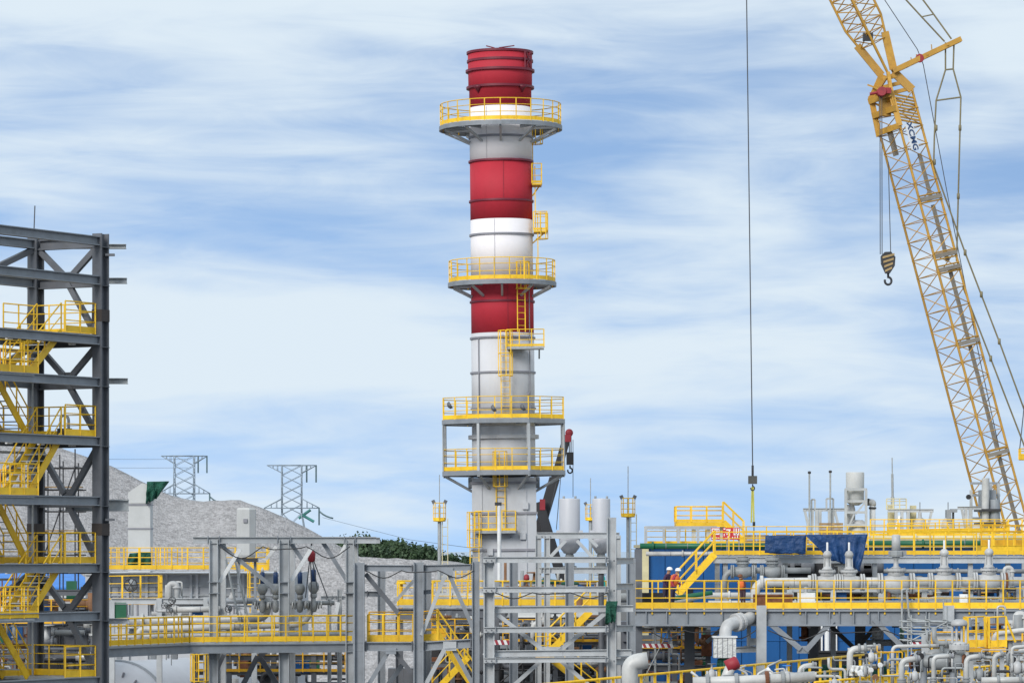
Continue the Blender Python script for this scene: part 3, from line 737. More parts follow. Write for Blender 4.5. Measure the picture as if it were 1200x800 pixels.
# ================================================================== truck crane behind the stack
TD = 214.0
tcr = thing('truck_crane', 'black knuckle boom truck crane rising behind the stack casing', 'crane', Vector((P(668, 800, TD).x, TD, 0)))
member('lower_arm', P(676, 735, TD), P(631, 588, TD), 0.62, 0.56, tcr, 'black_metal', 'box')
member('upper_arm', P(630, 628, TD + 1), P(650, 560, TD + 1), 0.60, 0.60, tcr, 'black_metal', 'box')
ua = member('arm_extension', P(649, 565, TD + 1), P(665, 510, TD + 1), 0.42, 0.46, tcr, 'black_metal', 'box')
MB().lathe([(0.05, -0.2), (0.22, -0.18), (0.22, 0.18), (0.05, 0.2)], 14, Matrix.Translation(P(667, 507, TD)) @ Matrix.Rotation(R(90), 4, 'X')).obj('tip_sheave', 'crane_red', tcr)
MB().box((-0.35, -0.2, -0.5), (0.1, 0.2, -0.1), Matrix.Translation(P(667, 507, TD))).obj('tip_bracket', 'crane_red', tcr)
for x in (667.2, 669.2): bar('rope', P(x, 533, TD), P(x, 509, TD), 0.028, tcr, 'cable')
MB().box((-0.2, -0.15, -0.35), (0.2, 0.15, 0.35), Matrix.Translation(P(668, 537, TD))).obj('hook_block', 'black', tcr)
hook(tcr, P(668, 545, TD), 0.8, 'black')
bar('rope', P(671.5, 582, TD), P(671.5, 515, TD), 0.018, tcr, 'cable')
for a, b_ in (((652, 565), (640, 618)), ((657, 560), (652, 620))): bar('hose', P(*a, TD), P(*b_, TD), 0.02, tcr, 'cable')
MB().box((-0.12, -0.35, -0.3), (0.18, 0.35, 0.3), Matrix.Translation(P(635, 591, TD))).obj('knuckle_joint', 'crane_red', tcr)
bx = P(676, 800, TD).x
MB().box((bx - 5, TD - 1.2, 0.9), (bx + 4, TD + 1.2, 1.7)).box((bx + 2.2, TD - 1.2, 1.7), (bx + 4.2, TD + 1.2, 3.2)).box((bx - 1, TD - .7, 1.7), (bx + .7, TD + .7, 4)).obj('chassis', 'crane_red', tcr)
for x in (-4, -2.7, 2.8):
    for s in (-1.1, 1.1): disc('wheel', (bx + x, TD + s, 0.55), (0, 1, 0), 0.55, 0.35, tcr, 'black')

# ================================================================== pylons on the skyline
def pylon(label, px, ytop, ymid, D, halfw, arm, green):
    s = S(D); c = P(px, ytop, D); z0 = c.z
    t = thing('transmission_pylon', label, 'pylon', Vector((c.x, D, 0)), 'pylons beyond the gravel heap')
    def q(dx, y, dy=0): return Vector((c.x + dx * s, D + dy * s, P(0, y, D).z))
    b = MB(); r = 0.085
    hw = halfw
    legs = [(-hw, -hw), (hw, -hw), (hw, hw), (-hw, hw)]
    for dx, dy in legs:
        b.tube(q(dx, ytop, dy), q(dx, ymid + 6, dy), r, r, 5); b.tube(q(dx, ymid + 6, dy), q(dx * 2.6, ymid + 110, dy * 2.6), r, r, 5)
    y = ytop; st = hw * 1.0
    while y < ymid + 4:
        for i in range(4):
            (a0, a1), (b0, b1) = legs[i], legs[(i + 1) % 4]
            b.tube(q(a0, y, a1), q(b0, y + st, b1), r * .6, r * .6, 4); b.tube(q(b0, y, b1), q(a0, y + st, a1), r * .6, r * .6, 4)
        y += st
    k = 1.0; yy = ymid + 6
    while k < 2.5:
        k2 = k + 0.4; y2 = yy + 28
        for i in range(4):
            (a0, a1), (b0, b1) = legs[i], legs[(i + 1) % 4]
            b.tube(q(a0 * k, yy, a1 * k), q(b0 * k2, y2, b1 * k2), r * .6, r * .6, 4); b.tube(q(b0 * k, yy, b1 * k), q(a0 * k2, y2, a1 * k2), r * .6, r * .6, 4)
        k, yy = k2, y2
    b.obj('lattice_body', 'pylon_steel', t)
    def crossarm(y, a, drop):
        b = MB()
        for dy in (-hw, hw):
            b.tube(q(-a, y, 0), q(-hw, y, dy), r, r, 5); b.tube(q(a, y, 0), q(hw, y, dy), r, r, 5); b.tube(q(-hw, y, dy), q(hw, y, dy), r, r, 5)
            for sg in (-1, 1):
                b.tube(q(sg * a, y, 0), q(sg * hw, y + drop, dy), r, r, 5)
                for f in (0.3, 0.6): b.tube(q(sg * (hw + (a - hw) * f), y, dy * (1 - f)), q(sg * (hw + (a - hw) * f), y + drop * (1 - f), dy * (1 - f)), r * .6, r * .6, 4)
        b.obj('cross_arm', 'pylon_steel', t)
    crossarm(ytop, arm, 9); crossarm(ymid, arm * 1.12, -11)
    for dx, y, l in ((arm * .6, ytop, 20), (arm * .98, ytop, 20), (arm * 1.1, ymid, 20), (-arm * 1.1, ymid, 14)):
        bar('insulator_string', q(dx, y + l), q(dx, y), 0.15, t, 'insulator')
    pts = [q(arm * 1.12 + k * 4, ymid + 4 + 10 * (1 - math.exp(-k * .4))) for k in range(5)]
    MB().sweep(pts, 0.17, 6).obj('jumper_insulator', 'insulator', t)
    if green:
        for a, b_ in (((22, ymid + 2), (8, ymid + 12)), ((12, ymid + 8), (26, ymid + 16))): bar('strain_insulator', q(*a), q(*b_), 0.26, t, 'teal_dull')
    return t
pylon('grey lattice pylon half sunk behind the crest of the gravel heap', 216, 534, 578, 760, 11.5, 27, False)
pylon('grey lattice pylon with both cross arms showing above the heap', 342, 545, 595, 700, 11.5, 29, True)
# ================================================================== stair tower at the left
def tower():
    D = 135.0; s = 0.03
    Rr = Vector((P(118, 0, D).x, D, 0)); v = Vector((-0.501, -0.865, 0)).normalized(); u = Vector((-v.y, v.x, 0)); u = -u if u.x > 0 else u
    t = thing('stair_tower', 'dark grey steel stair tower with yellow stairs and railings', 'stair tower', Rr)
    def q(a, b, y=None, z=None): return Rr + v * a + u * b + UP * (z if z is not None else ZC + (HOR - y) * s)
    wid = 2.84; N = 7.2
    def colm(a, b):
        member('column', q(a, b, z=0), q(a, b, 274), 0.40, 0.46, t, 'steel_dark', 'I', up=v)
        for y in (372,):
            pass
        for y in (285, 330, 402, 448, 518, 588, 665, 722):
            c = q(a, b, y); block('splice_plate', c - UP * 0.16, 0.44, 0.5, 0.02, t, 'steel_dark', math.atan2(v.y, v.x) + R(90))
        for y in (372, 622): block('bolted_splice', q(a, b, y) - UP * 0.15, 0.43, 0.48, 0.42, t, 'splice_brown', math.atan2(v.y, v.x) + R(90))
    for a in (0, N):
        for b in (0, wid): colm(a, b)
    LV = [278, 324, 394, 443, 512, 582, 660, 716, 792]
    for y in LV:
        up = 0.0
        member('beam', q(0.2, -0.02, y) - UP * 0.15, q(N, -0.02, y) - UP * 0.15, 0.26, 0.32, t, 'steel_mid', 'I')
        member('beam', q(0.2, wid, y) - UP * 0.15, q(N, wid, y) - UP * 0.15, 0.26, 0.32, t, 'steel_mid', 'I')
        member('beam', q(0, 0.2, y) - UP * 0.18, q(0, wid - 0.2, y) - UP * 0.18, 0.26, 0.36, t, 'steel_dark', 'I')
    # chevron braces in the right end face and the back face
    for y0, y1 in ((283, 322), (398, 440), (518, 578), (664, 712)):
        m = q(0, wid / 2, y1)
        member('brace', q(0, 0.15, y0) - UP * 0.2, m + u * -0.15, 0.16, 0.2, t, 'steel_dark', 'box'); member('brace', q(0, wid - 0.15, y0) - UP * 0.2, m + u * 0.15, 0.16, 0.2, t, 'steel_dark', 'box')
        block('gusset_plate', m - UP * 0.25, 0.5, 0.04, 0.4, t, 'steel_dark', math.atan2(u.y, u.x))
        m2 = q(3.0, wid, y1)
        member('brace', q(0.2, wid, y0) - UP * 0.2, m2 + v * -0.1, 0.16, 0.2, t, 'steel_dark', 'box'); member('brace', q(6, wid, y0) - UP * 0.2, m2 + v * 0.1, 0.16, 0.2, t, 'steel_dark', 'box')
    for y0, y1 in ((330, 392), (448, 508), (590, 655), (722, 788)):
        member('brace', q(0, 0.2, y1), q(0, wid / 2, y0), 0.16, 0.2, t, 'steel_dark', 'box')
    # stub beams and trays poking out at the right
    for y, x1, mt, h in ((290, 149, 'galvanised', 0.16), (330, 150, 'galvanised', 0.2), (447, 151, 'galvanised', 0.2), (592, 152, 'galvanised', 0.42), (727, 151, 'steel_light', 0.2)):
        p = q(1.0, 1.0, y); e = P(x1, y, D + 1.5)
        member('tray_stub', Vector((p.x, D + 1.1, e.z)), Vector((e.x, D + 1.1, e.z)), 0.3, h, t, mt, 'I')
    for y in (298, 608):
        p = P(127, y, D); MB().box((-0.1, -0.1, -0.06), (0.22, 0.1, 0.02), Matrix.Translation(p)).obj('floodlight', 'steel_dark', t)
    # floors and stairs
    full = [392, 512, 660, 792]; half = [443, 582, 722]
    for y in full:
        b = MB(); pts = [q(0.15, 0.1, y), q(2.1, 0.1, y), q(2.1, wid - 0.1, y), q(0.15, wid - 0.1, y)]
        b.quadstrip([[p - UP * 0.08 for p in pts], pts], smooth=False); d = b.obj('floor_plate', 'galvanised', t)
        railing(d, [q(2.0, 0.05, y), q(0.25, 0.05, y), q(0.25, wid - 0.1, y), q(2.0, wid - 0.1, y)], 1.08, 0.7, flat=True, toe=0.22, mt='yellow', pw=0.05)
    for y in half:
        b = MB(); pts = [q(3.95, -0.1, y), q(6.9, -0.1, y), q(6.9, wid, y), q(3.95, wid, y)]
        b.quadstrip([[p - UP * 0.08 for p in pts], pts], smooth=False); d = b.obj('floor_plate', 'galvanised', t)
        railing(d, [q(3.75, 1.3, y), q(3.75, -0.1, y), q(6.9, -0.1, y)], 1.08, 0.7, flat=True, toe=0.24, pw=0.05)
        railing(d, [q(6.9, wid - 0.1, y), q(4.6, wid - 0.1, y)], 1.08, 0.8, flat=True, toe=0.2)
    seq = [392, 443, 512, 582, 660, 722, 792]
    for i in range(6):
        a, b_ = seq[i], seq[i + 1]
        if i % 2 == 0: stair(t, q(2.1, 0.15, a), q(4.0, 0.15, b_), u, 1.05, 'yellow', h=1.0)
        else: stair(t, q(4.0, 1.6, a), q(2.1, 1.6, b_), u, 1.05, 'yellow', h=1.0)
    stair(t, q(5.9, 1.6, 330), q(4.0, 1.6, 392), u, 1.05, 'yellow')
    b = MB(); pts = [q(3.9, 1.5, 392), q(7, 1.5, 392), q(7, wid, 392), q(3.9, wid, 392)]
    b.quadstrip([[p - UP * 0.08 for p in pts], pts], smooth=False); d = b.obj('floor_plate', 'galvanised', t)
    railing(d, [q(3.9, 1.5, 392), q(7, 1.5, 392)], 1.05, 0.7, flat=True, toe=0.5)
    # inner posts and rising pipes
    for a, b_, y0 in ((4.2, 2.2, 336), (5.3, 2.5, 332)): member('inner_post', q(a, b_, z=0), q(a, b_, y0), 0.16, 0.16, t, 'steel_mid', 'I')
    bar('whip_aerial', q(3.85, 0.0, 279), q(3.8, 0.0, 251), 0.02, t, 'cable')
    for y in (443, 582, 722):
        railing(t, [q(2.2, 1.42, y), q(3.9, 1.42, y)], .9, .6, toe=0, mids=1, mt='yellow_deep')
    for a, b_, r_, m_ in ((3.1, 2.5, .06, 'galvanised'), (3.4, 2.6, .04, 'pipe_white'), (4.9, 2.0, .09, 'valve_grey'), (5.7, 2.6, .05, 'galvanised'), (0.5, 2.6, .035, 'galvanised')): bar('riser_pipe', q(a, b_, z=0), q(a, b_, 400), r_, t, m_)
    for k, (a0, y0, a1, y1) in enumerate(((.3, 400, 3.0, 440), (3.2, 520, 5.5, 560), (.5, 520, 2.4, 560), (1.0, 668, 4.0, 700))):
        pts = [q(a0 + (a1 - a0) * i / 8, 2.2, y0 + (y1 - y0) * i / 8 + 22 * math.sin(i / 8 * math.pi)) for i in range(9)]; MB().sweep(pts, .022, 5).obj('hanging_cable', 'cable', t)
    for y in (394, 512, 660):
        member('cable_tray', q(.3, wid - .5, y) - UP * .55, q(6.5, wid - .5, y) - UP * .55, .3, .08, t, 'galvanised', 'box')
        for k in range(3): block('lamp', q(1 + 1.8 * k, .5, y) - UP * .34, .3, .1, .08, t, 'panel_white', math.atan2(v.y, v.x))
    # small fittings resting on the second floor
    MB().sweep(fillet([q(0.8, 0.8, 512), q(0.8, 0.8, 488), q(0.8, 1.15, 486), q(0.8, 1.15, 512)], 0.2), 0.05, 8).obj('gooseneck_pipe', 'galvanised', t)
    for b_ in (0.8, 1.15): block('pipe_flange', q(0.8, b_, 512), 0.22, 0.22, 0.3, t, 'black_metal')
tower()
# dark blocks, added to deepen the shade in the recesses under the decks
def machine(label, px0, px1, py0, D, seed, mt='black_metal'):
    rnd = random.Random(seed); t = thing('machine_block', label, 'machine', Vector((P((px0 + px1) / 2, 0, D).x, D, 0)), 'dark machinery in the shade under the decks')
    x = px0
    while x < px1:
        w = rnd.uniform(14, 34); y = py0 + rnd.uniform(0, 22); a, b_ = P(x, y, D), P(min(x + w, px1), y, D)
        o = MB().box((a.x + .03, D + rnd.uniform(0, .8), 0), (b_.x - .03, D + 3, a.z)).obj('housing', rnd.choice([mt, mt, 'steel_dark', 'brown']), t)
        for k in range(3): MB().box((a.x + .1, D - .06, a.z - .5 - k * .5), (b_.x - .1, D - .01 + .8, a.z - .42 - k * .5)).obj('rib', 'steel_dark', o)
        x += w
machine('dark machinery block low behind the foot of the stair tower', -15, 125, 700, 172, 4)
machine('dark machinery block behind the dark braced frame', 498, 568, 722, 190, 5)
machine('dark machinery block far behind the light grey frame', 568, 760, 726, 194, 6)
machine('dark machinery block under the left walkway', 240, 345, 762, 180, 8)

# scaffold behind the tower, at its foot
def scaffold(label, px0, px1, py0, py1, D, lifts, bays, mt='black_metal', r=0.03, planks=True, lean=0.3):
    x0, x1 = P(px0, 0, D).x, P(px1, 0, D).x; z1 = P(0, py0, D).z; zb = max(0, P(0, py1, D).z - 1)
    t = thing('scaffold', label, 'scaffold', Vector((x0, D, zb)))
    zb = 0.0; dep = 1.3; rnd = random.Random(int(px0))
    xs = [x0 + (x1 - x0) * i / bays for i in range(bays + 1)]
    for x in xs:
        for y in (D, D + dep): bar('standard', (x, y, zb), (x, y, z1 + rnd.uniform(-.2, .9)), r, t, mt)
    zs = [P(0, py1, D).z + (z1 - P(0, py1, D).z) * i / lifts for i in range(lifts + 1)]
    for z in zs:
        for y in (D, D + dep): bar('ledger', (x0 - 0.35, y, z), (x1 + 0.35, y, z), r, t, mt)
        for x in xs: bar('transom', (x, D - 0.2, z + 0.06), (x, D + dep + 0.2, z + 0.06), r, t, mt)
    for z in zs[1::2]:
        if planks: block('plank', ((x0 + x1) / 2, D + dep / 2, z + 0.1), x1 - x0 + 0.5, 0.7, 0.05, t, 'plank')
    bar('diagonal', (x0, D - 0.05, zs[0]), (x1, D - 0.05, zs[-1]), r, t, mt)
    return t
scaffold('dark tube scaffold seen through the stair tower', 52, 88, 548, 650, 170, 4, 2)
scaffold('rusty tube scaffold low behind the stair tower', -10, 40, 690, 800, 168, 4, 4, 'rust')
bl = thing('blue_roofed_shed', 'white shed with blue roof seen through the stair tower', 'shed', Vector((P(60, 0, 250).x, 250, 0)))
a = P(-20, 700, 250); b_ = P(112, 690, 250); zr = P(0, 668, 250).z; ze = P(0, 690, 250).z
MB().box((a.x, 250, 0), (b_.x, 262, ze)).obj('wall', 'duct_white', bl)
MB().quadstrip([[(a.x - .3, 249.5, ze), (b_.x + .3, 249.5, ze), (b_.x - 2.2, 256, zr), (a.x - .3, 256, zr)], [(a.x - .3, 249.5, ze + .12), (b_.x + .3, 249.5, ze + .12), (b_.x - 2.2, 256, zr + .12), (a.x - .3, 256, zr + .12)]], smooth=False).obj('roof', 'blue_roof', bl)
x = a.x
while x < b_.x:
    MB().box((x, 249.93, 0), (x + 0.06, 249.99, ze)).obj('wall_rib', 'white_paint', bl); x += 0.6
MB().box((a.x, 249.9, ze - .35), (b_.x, 249.98, ze - .02)).obj('fascia', 'steel_light', bl)

def module(label, px0, px1, py0, py1, D, n, seed, pal=None, dep=5.0, lv=3, colm='steel_dark', accent=('yellow_deep', 'rust', 'green_pipe', 'blue_cladding')):
    # a framed module of process pipework: posts, beams, bent pipes with flanges, small boxes
    rnd = random.Random(seed); pal = pal or ['valve_grey', 'pipe_silver', 'steel_dark', 'black_metal', 'black_metal', 'steel_dark', 'brown', 'pipe_white']  # default palette leans dark, standing in for shade deep among the pipes
    t = thing('pipework_module', label, 'pipework', Vector((P((px0 + px1) / 2, 0, D).x, D, 0)), 'framed pipework modules behind the steel frames')
    nc = max(2, int((px1 - px0) / 45))
    for i in range(nc + 1):
        px = px0 + (px1 - px0) * i / nc + rnd.uniform(-4, 4)
        for dd in (1.2, dep):
            p = P(px, py0 + rnd.uniform(-2, 6), D + dd); member('column', (p.x, p.y, 0), p, .22, .22, t, colm, 'I', up=(0, 1, .001))
    for k in range(lv):
        y = py0 + 4 + (py1 - py0) * k / lv
        for dd in (1.2, dep): member('beam', P(px0, y, D + dd), P(px1, y, D + dd), .16, .24, t, colm, 'I')
        a, b = P(px0, y, D + 1.0), P(px1, y, D + 1.0)
        if k % 2: railing(t, [a + Vector((.2, 0, 0)), b - Vector((.2, 0, 0))], 1.0, .9, toe=.12, mt='yellow_deep')
    for k in range(n):
        dd = rnd.uniform(0, dep); y = rnd.uniform(py0, py1); x0 = rnd.uniform(px0, px1); x1 = min(px1, x0 + rnd.uniform(12, (px1 - px0) * .6)); r = rnd.choice([.04, .05, .07, .09, .12, .16]); m = rnd.choice(pal)
        y2 = y + rnd.choice([-1, 1]) * rnd.uniform(8, 34)
        style = rnd.random()
        if style < .4: pts = [(x0, y), (x1, y)]
        elif style < .75: pts = [(x0, y2), (x0, y), (x1, y)]
        else: pts = [(x0, y), (x0, y2), (x0 + 9, y2), (x0 + 9, y2 + 22)]
        w = [P(a, b, D + dd) for a, b in pts]
        pp = pipe('pipe_run', w, r, t, m, 2.5, 10)
        if r > .06:
            for f in (.2, .8): disc('flange', w[-2].lerp(w[-1], f), w[-1] - w[-2], r * 1.55, r * .6, pp, m)
        if style < .3:
            c = w[0].lerp(w[1], .5); MB().lathe([(r * .6, 0), (r * 1.3, r), (r * .6, r * 2.2), (r * .4, r * 4), (r * 2.4, r * 4.1), (r * 2.4, r * 4.4), (r * .3, r * 4.5)], 10, Matrix.Translation(c)).obj('valve_top', rnd.choice(['valve_grey', 'black_metal', 'brown', 'valve_white']), pp)
    for k in range(max(3, n // 6)):
        p = P(rnd.uniform(px0, px1), rnd.uniform(py0 + 10, py1), D + rnd.uniform(1, dep)); block('cabinet', p, rnd.uniform(.3, .8), .4, rnd.uniform(.3, 1.0), t, rnd.choice(list(accent) + ['steel_mid', 'black_metal', 'valve_white']))
    return t
module('cluttered pipework seen through the foot of the stair tower', -15, 112, 690, 800, 158, 40, 11, dep=6)
module('cluttered pipework behind the right bay of the dark braced frame', 500, 566, 722, 800, 166, 34, 12, dep=6)
module('cluttered pipework and posts behind the light grey bolted frame', 584, 712, 722, 800, 168, 60, 13, dep=6)
module('pipework in the shade under the near corner of the deck', 746, 828, 734, 800, 166, 30, 14, ['valve_grey', 'steel_dark', 'rust', 'brown', 'valve_white'], dep=6)
module('pipework behind the lower left walkway beside the white vessel', 225, 410, 766, 800, 162, 22, 15, dep=4, lv=2)
module('dense white pipework behind the goosenecks in the lower right corner', 1085, 1205, 742, 800, 128, 44, 16, ['valve_grey', 'pipe_white', 'valve_white', 'pipe_silver'], dep=4, colm='steel_light', lv=2)
module('small pipework on the deck behind the row of gate valves', 925, 1190, 686, 712, 162, 40, 17, ['valve_white', 'pipe_white', 'valve_grey', 'black_metal', 'rust'], dep=3, colm='steel_light', lv=1)
module('small pipework along the rear walkway before the stack base', 585, 708, 680, 708, 181, 30, 18, ['valve_white', 'pipe_white', 'valve_grey', 'rust', 'brown'], dep=2, colm='steel_mid', lv=1)
module('small pipework standing behind the left rack walkway', 130, 300, 700, 748, 157, 26, 19, ['valve_white', 'pipe_white', 'valve_grey', 'steel_mid'], dep=3, colm='steel_light', lv=1)

# ================================================================== pipe rack left of the middle
def frame_thing(name, label, D, cols, beams, braces, depth=0.0, mt='steel_mid', cat='steel frame', back=None):
    t = thing(name, label, cat, Vector((P(cols[0][0], 0, D).x, D, 0)))
    for px, y0, y1, w in cols:
        p = P(px, y0, D); q = P(px, y1, D) if y1 else Vector((p.x, D, 0))
        member('column', q, p, w, w * 0.95, t, mt, 'I', up=(1, 0, 0.001) if w > 0 else None)
        if depth:
            member('column', q + Vector((0, depth, 0)), p + Vector((0, depth, 0)), w * .9, w * 0.9, t, mt, 'I', up=(1, 0, 0.001))
    for x0, y0, x1, y1, h, dd in beams:
        pa, pb = P(x0, y0, D) + Vector((0, dd, 0)), P(x1, y1, D) + Vector((0, dd, 0))
        member('beam', pa, pb, h * .8, h, t, mt, 'I')
        for cx_, _, _, cw in cols:
            for sg in (-1, 1):
                qx = P(cx_, 0, D).x + sg * (cw * .5 + .04)
                if min(pa.x, pb.x) < qx < max(pa.x, pb.x):
                    f_ = (qx - pa.x) / (pb.x - pa.x); qq = pa.lerp(pb, f_); block('end_plate', qq - UP * h * .62, .035, h * 1.0, h * 1.24, t, 'steel_dark' if mt == 'steel_mid' else 'steel_mid')
    for x0, y0, x1, y1, w, dd, m2 in braces:
        member('brace', P(x0, y0, D) + Vector((0, dd, 0)), P(x1, y1, D) + Vector((0, dd, 0)), w, w, t, m2, 'box')
    return t
RB = 150.0
rk = frame_thing('pipe_rack', 'light grey pipe rack frame with crossed knee braces before the gravel heap', RB,
    [(250.5, 632, None, 0.36), (333, 632, None, 0.42), (410, 632, None, 0.34)],
    [(226, 632.5, 441, 632.5, 0.26, 0), (250, 632.5, 441, 632.5, 0.24, 4.2), (240, 758, 415, 758, 0.34, 4.2)],
    [(256, 637, 322, 690, 0.15, 0.4, 'steel_mid'), (281, 643, 257, 682, 0.15, 0.2, 'panel_white'), (321, 640, 309, 655, 0.13, 1.5, 'panel_white'),
     (341, 637, 356, 659, 0.15, 0.4, 'steel_mid'), (366, 640, 341, 680, 0.15, 0.2, 'panel_white'), (378, 635, 408, 683, 0.16, 0.3, 'steel_mid'), (403, 638, 394, 655, 0.13, 1.5, 'panel_white'),
     (258, 768, 243, 800, 0.16, 2, 'steel_dark'), (298, 770, 280, 805, 0.2, 2, 'steel_dark'), (300, 770, 322, 805, 0.2, 2, 'steel_dark'), (320, 755, 300, 770, .2, 2, 'steel_dark')], depth=4.2, mt='steel_light')
for x in (250.5, 333, 410):
    p = P(x, 632.5, RB); member('beam', p, p + Vector((0, 4.2, 0)), 0.2, 0.24, rk, 'steel_mid', 'I')
    for y in (682, 695): block('collar_plate', P(x, y, RB) - Vector((0, 0.0, 0)), 0.46, 0.42, 0.03, rk, 'steel_mid')
# walkway along the rack
wk = thing('walkway', 'yellow railed steel walkway with a kink along the left pipe rack', 'walkway', P(270, 760, RB))
WP = [P(120, 757, 143.5), P(222, 752.5, 149), P(415, 751, RB)]
for a, b_ in zip(WP, WP[1:]):
    n = Vector((0, 1.4, 0))
    MB().quadstrip([[a - UP * .06, b_ - UP * .06, b_ + n - UP * .06, a + n - UP * .06], [a, b_, b_ + n, a + n]], smooth=False).obj('deck_plate', 'galvanised', wk)
    member('edge_beam', a - UP * .24, b_ - UP * .24, 0.2, 0.36, wk, 'steel_mid', 'I')
    member('edge_beam', a - UP * .24 + n, b_ - UP * .24 + n, 0.2, 0.36, wk, 'steel_dark', 'I')
    railing(wk, [a, b_], 1.0, 0.55, toe=0.2, pw=0.06)
    railing(wk, [a + n, b_ + n], 1.0, 1.1, toe=0.1)
for x in (175, 240, 290, 345, 390): member('cross_beam', P(x, 760, RB + .1), P(x, 760, RB + .1) + Vector((0, 1.3, 0)), .14, .2, wk, 'steel_dark', 'I')
for x in (140, 180, 205, 248): member('deck_stub', P(x, 772, RB), P(x, 762, RB), .2, .3, wk, 'steel_mid', 'box')
# pipes and valves on the rack
def pipeline(name, label, pts, r, mt, flanges=(), cat='pipe', group=None, bend=3.0, fmt=None):
    w = [Vector(p) for p in pts]
    t = thing(name, label, cat, w[0], group)
    pipe('pipe_run', w, r, t, mt, bend)
    if r > .06:
        for a, b_ in zip(w, w[1:]):
            L = (b_ - a).length; m = int(L / .95)
            for j in range(1, m): disc('band', a.lerp(b_, (j + .25 * math.sin(j * 7.3)) / m), b_ - a, r * 1.035, .035, t, 'ring_grey')
    for i, f in flanges:
        a, b_ = w[i], w[i + 1]; c = a.lerp(b_, f); disc('flange', c, b_ - a, r * 1.5, r * 0.7, t, fmt or mt)
    return t
pipeline('insulated_pipe', 'thick silver pipe along the back of the left walkway', [P(152, 727, 152.5), P(250, 727, 152.5), P(312, 722, 152.5), P(312, 700, 152.5)], 0.20, 'pipe_silver', [(0, .15), (0, .6), (1, .5)])
pipeline('steam_pipe', 'pale pipe with a bent end running behind the walkway rails', [P(163, 750, 152), P(163, 737, 152), P(240, 735, 152), P(352, 731, 152), P(362, 722, 152), P(366, 705, 152)], 0.13, 'pipe_white', [(1, .4), (2, .3), (2, .8)])
pipeline('vent_pipe', 'short light pipe lying above the rack pipes', [P(200, 714, 154), P(258, 713, 154)], 0.12, 'pipe_white', [(0, .1), (0, .9)])
pipeline('cross_pipe', 'thin white pipe low behind the walkway railing', [P(130, 745, 154), P(300, 744, 154), P(412, 742, 154)], 0.10, 'pipe_white', [(0, .5)])
def act_valve(label, px, py, D, sc_=1.0):
    s = S(D) * sc_; c = P(px, py, D)
    t = thing('control_valve', label, 'valve', c, 'control valves with dark blue actuators on the pipe rack')
    M = Matrix.Translation(c)
    MB().lathe([(0.01, -9 * s), (3 * s, -8 * s), (4.6 * s, -3 * s), (4.6 * s, 1 * s), (2.6 * s, 5 * s), (2.6 * s, 8 * s)], 14, M).obj('body', 'valve_grey', t)
    MB().lathe([(3.4 * s, 8 * s), (4.0 * s, 10 * s), (3.8 * s, 13 * s)], 14, M).obj('bonnet', 'valve_grey', t)
    MB().lathe([(3.2 * s, 13 * s), (6.2 * s, 18 * s), (6.6 * s, 22 * s), (5 * s, 26 * s), (3 * s, 27 * s)], 16, M).obj('gear_case', 'valve_grey', t)
    MB().lathe([(3.0 * s, 27 * s), (3.0 * s, 40 * s), (2.2 * s, 41 * s)], 14, M).obj('actuator', 'actuator_blue', t)
    MB().lathe([(1.8 * s, 41 * s), (1.8 * s, 44 * s), (0.4 * s, 47 * s)], 10, M).obj('cap', 'white_paint', t)
    for sg in (-1, 1):
        disc('flange', c + Vector((sg * 6 * s, 0, 0)), (1, 0, 0), 5 * s, 1.6 * s, t, 'valve_grey')
        disc('flange', c + Vector((sg * 9 * s, 0, 0)), (1, 0, 0), 4.4 * s, 1.6 * s, t, 'pipe_silver')
    return t
act_valve('leftmost of four control valves with dark blue actuators', 307.5, 709, 152, 0.95)
act_valve('second control valve with blue actuator, tight beside the tall rack column', 323, 709, 151.8, 0.95)
act_valve('third control valve with blue actuator, between column and chain hoist', 351.5, 709, 152, 0.95)
act_valve('rightmost control valve with blue actuator, under the chain hoist', 367.5, 708, 151.8, 1.0)
for i, (x0, x1, lb) in enumerate(((296, 335, 'left'), (340, 392, 'right'))):
    pipeline('header_pipe', 'short grey pipe joining the ' + ('two valves left of the rack column' if i == 0 else 'two valves right of the rack column'), [P(x0, 706, 152.2), P(x1, 706, 152.2)], 0.09, 'valve_grey', [(0, .1), (0, .92)])
ch = thing('chain_hoist', 'red chain hoist hanging from the top beam of the rack', 'hoist', P(365, 640, 151))
MB().lathe([(0.02, -.25), (.14, -.2), (.16, .1), (.05, .25)], 10, Matrix.Translation(P(365, 651, 151))).obj('hoist_body', 'crane_red', ch)
bar('hook_rod', P(365, 645, 151), P(365, 636, 151), 0.03, ch, 'black_metal')
for a, b_ in (((363, 655), (358, 700)), ((366, 655), (372, 690)), ((367, 655), (384, 700)), ((364, 655), (366, 735))): bar('chain', P(*a, 151), P(*b_, 151), 0.022, ch, 'cable')
ll = thing('leaning_ladder', 'grey ladder leaning behind the left rack railing', 'ladder', P(290, 740, 151.2))
ladder(ll, P(289, 742, 151.2), P(270, 655, 151.8), (1, 0, 0), (0, -1, 0), 'galvanised', 0.36, False, flat=True)
# columns of the second rack plane and small posts right of the valves
sp = frame_thing('pipe_support', 'slender grey pipe support posts behind the rack railing', 156, [(386, 700, None, 0.16), (398, 690, None, 0.2)], [(376, 700, 412, 700, .14, 0)], [(390, 745, 397, 705, .14, -.4, 'panel_white')], mt='steel_light')

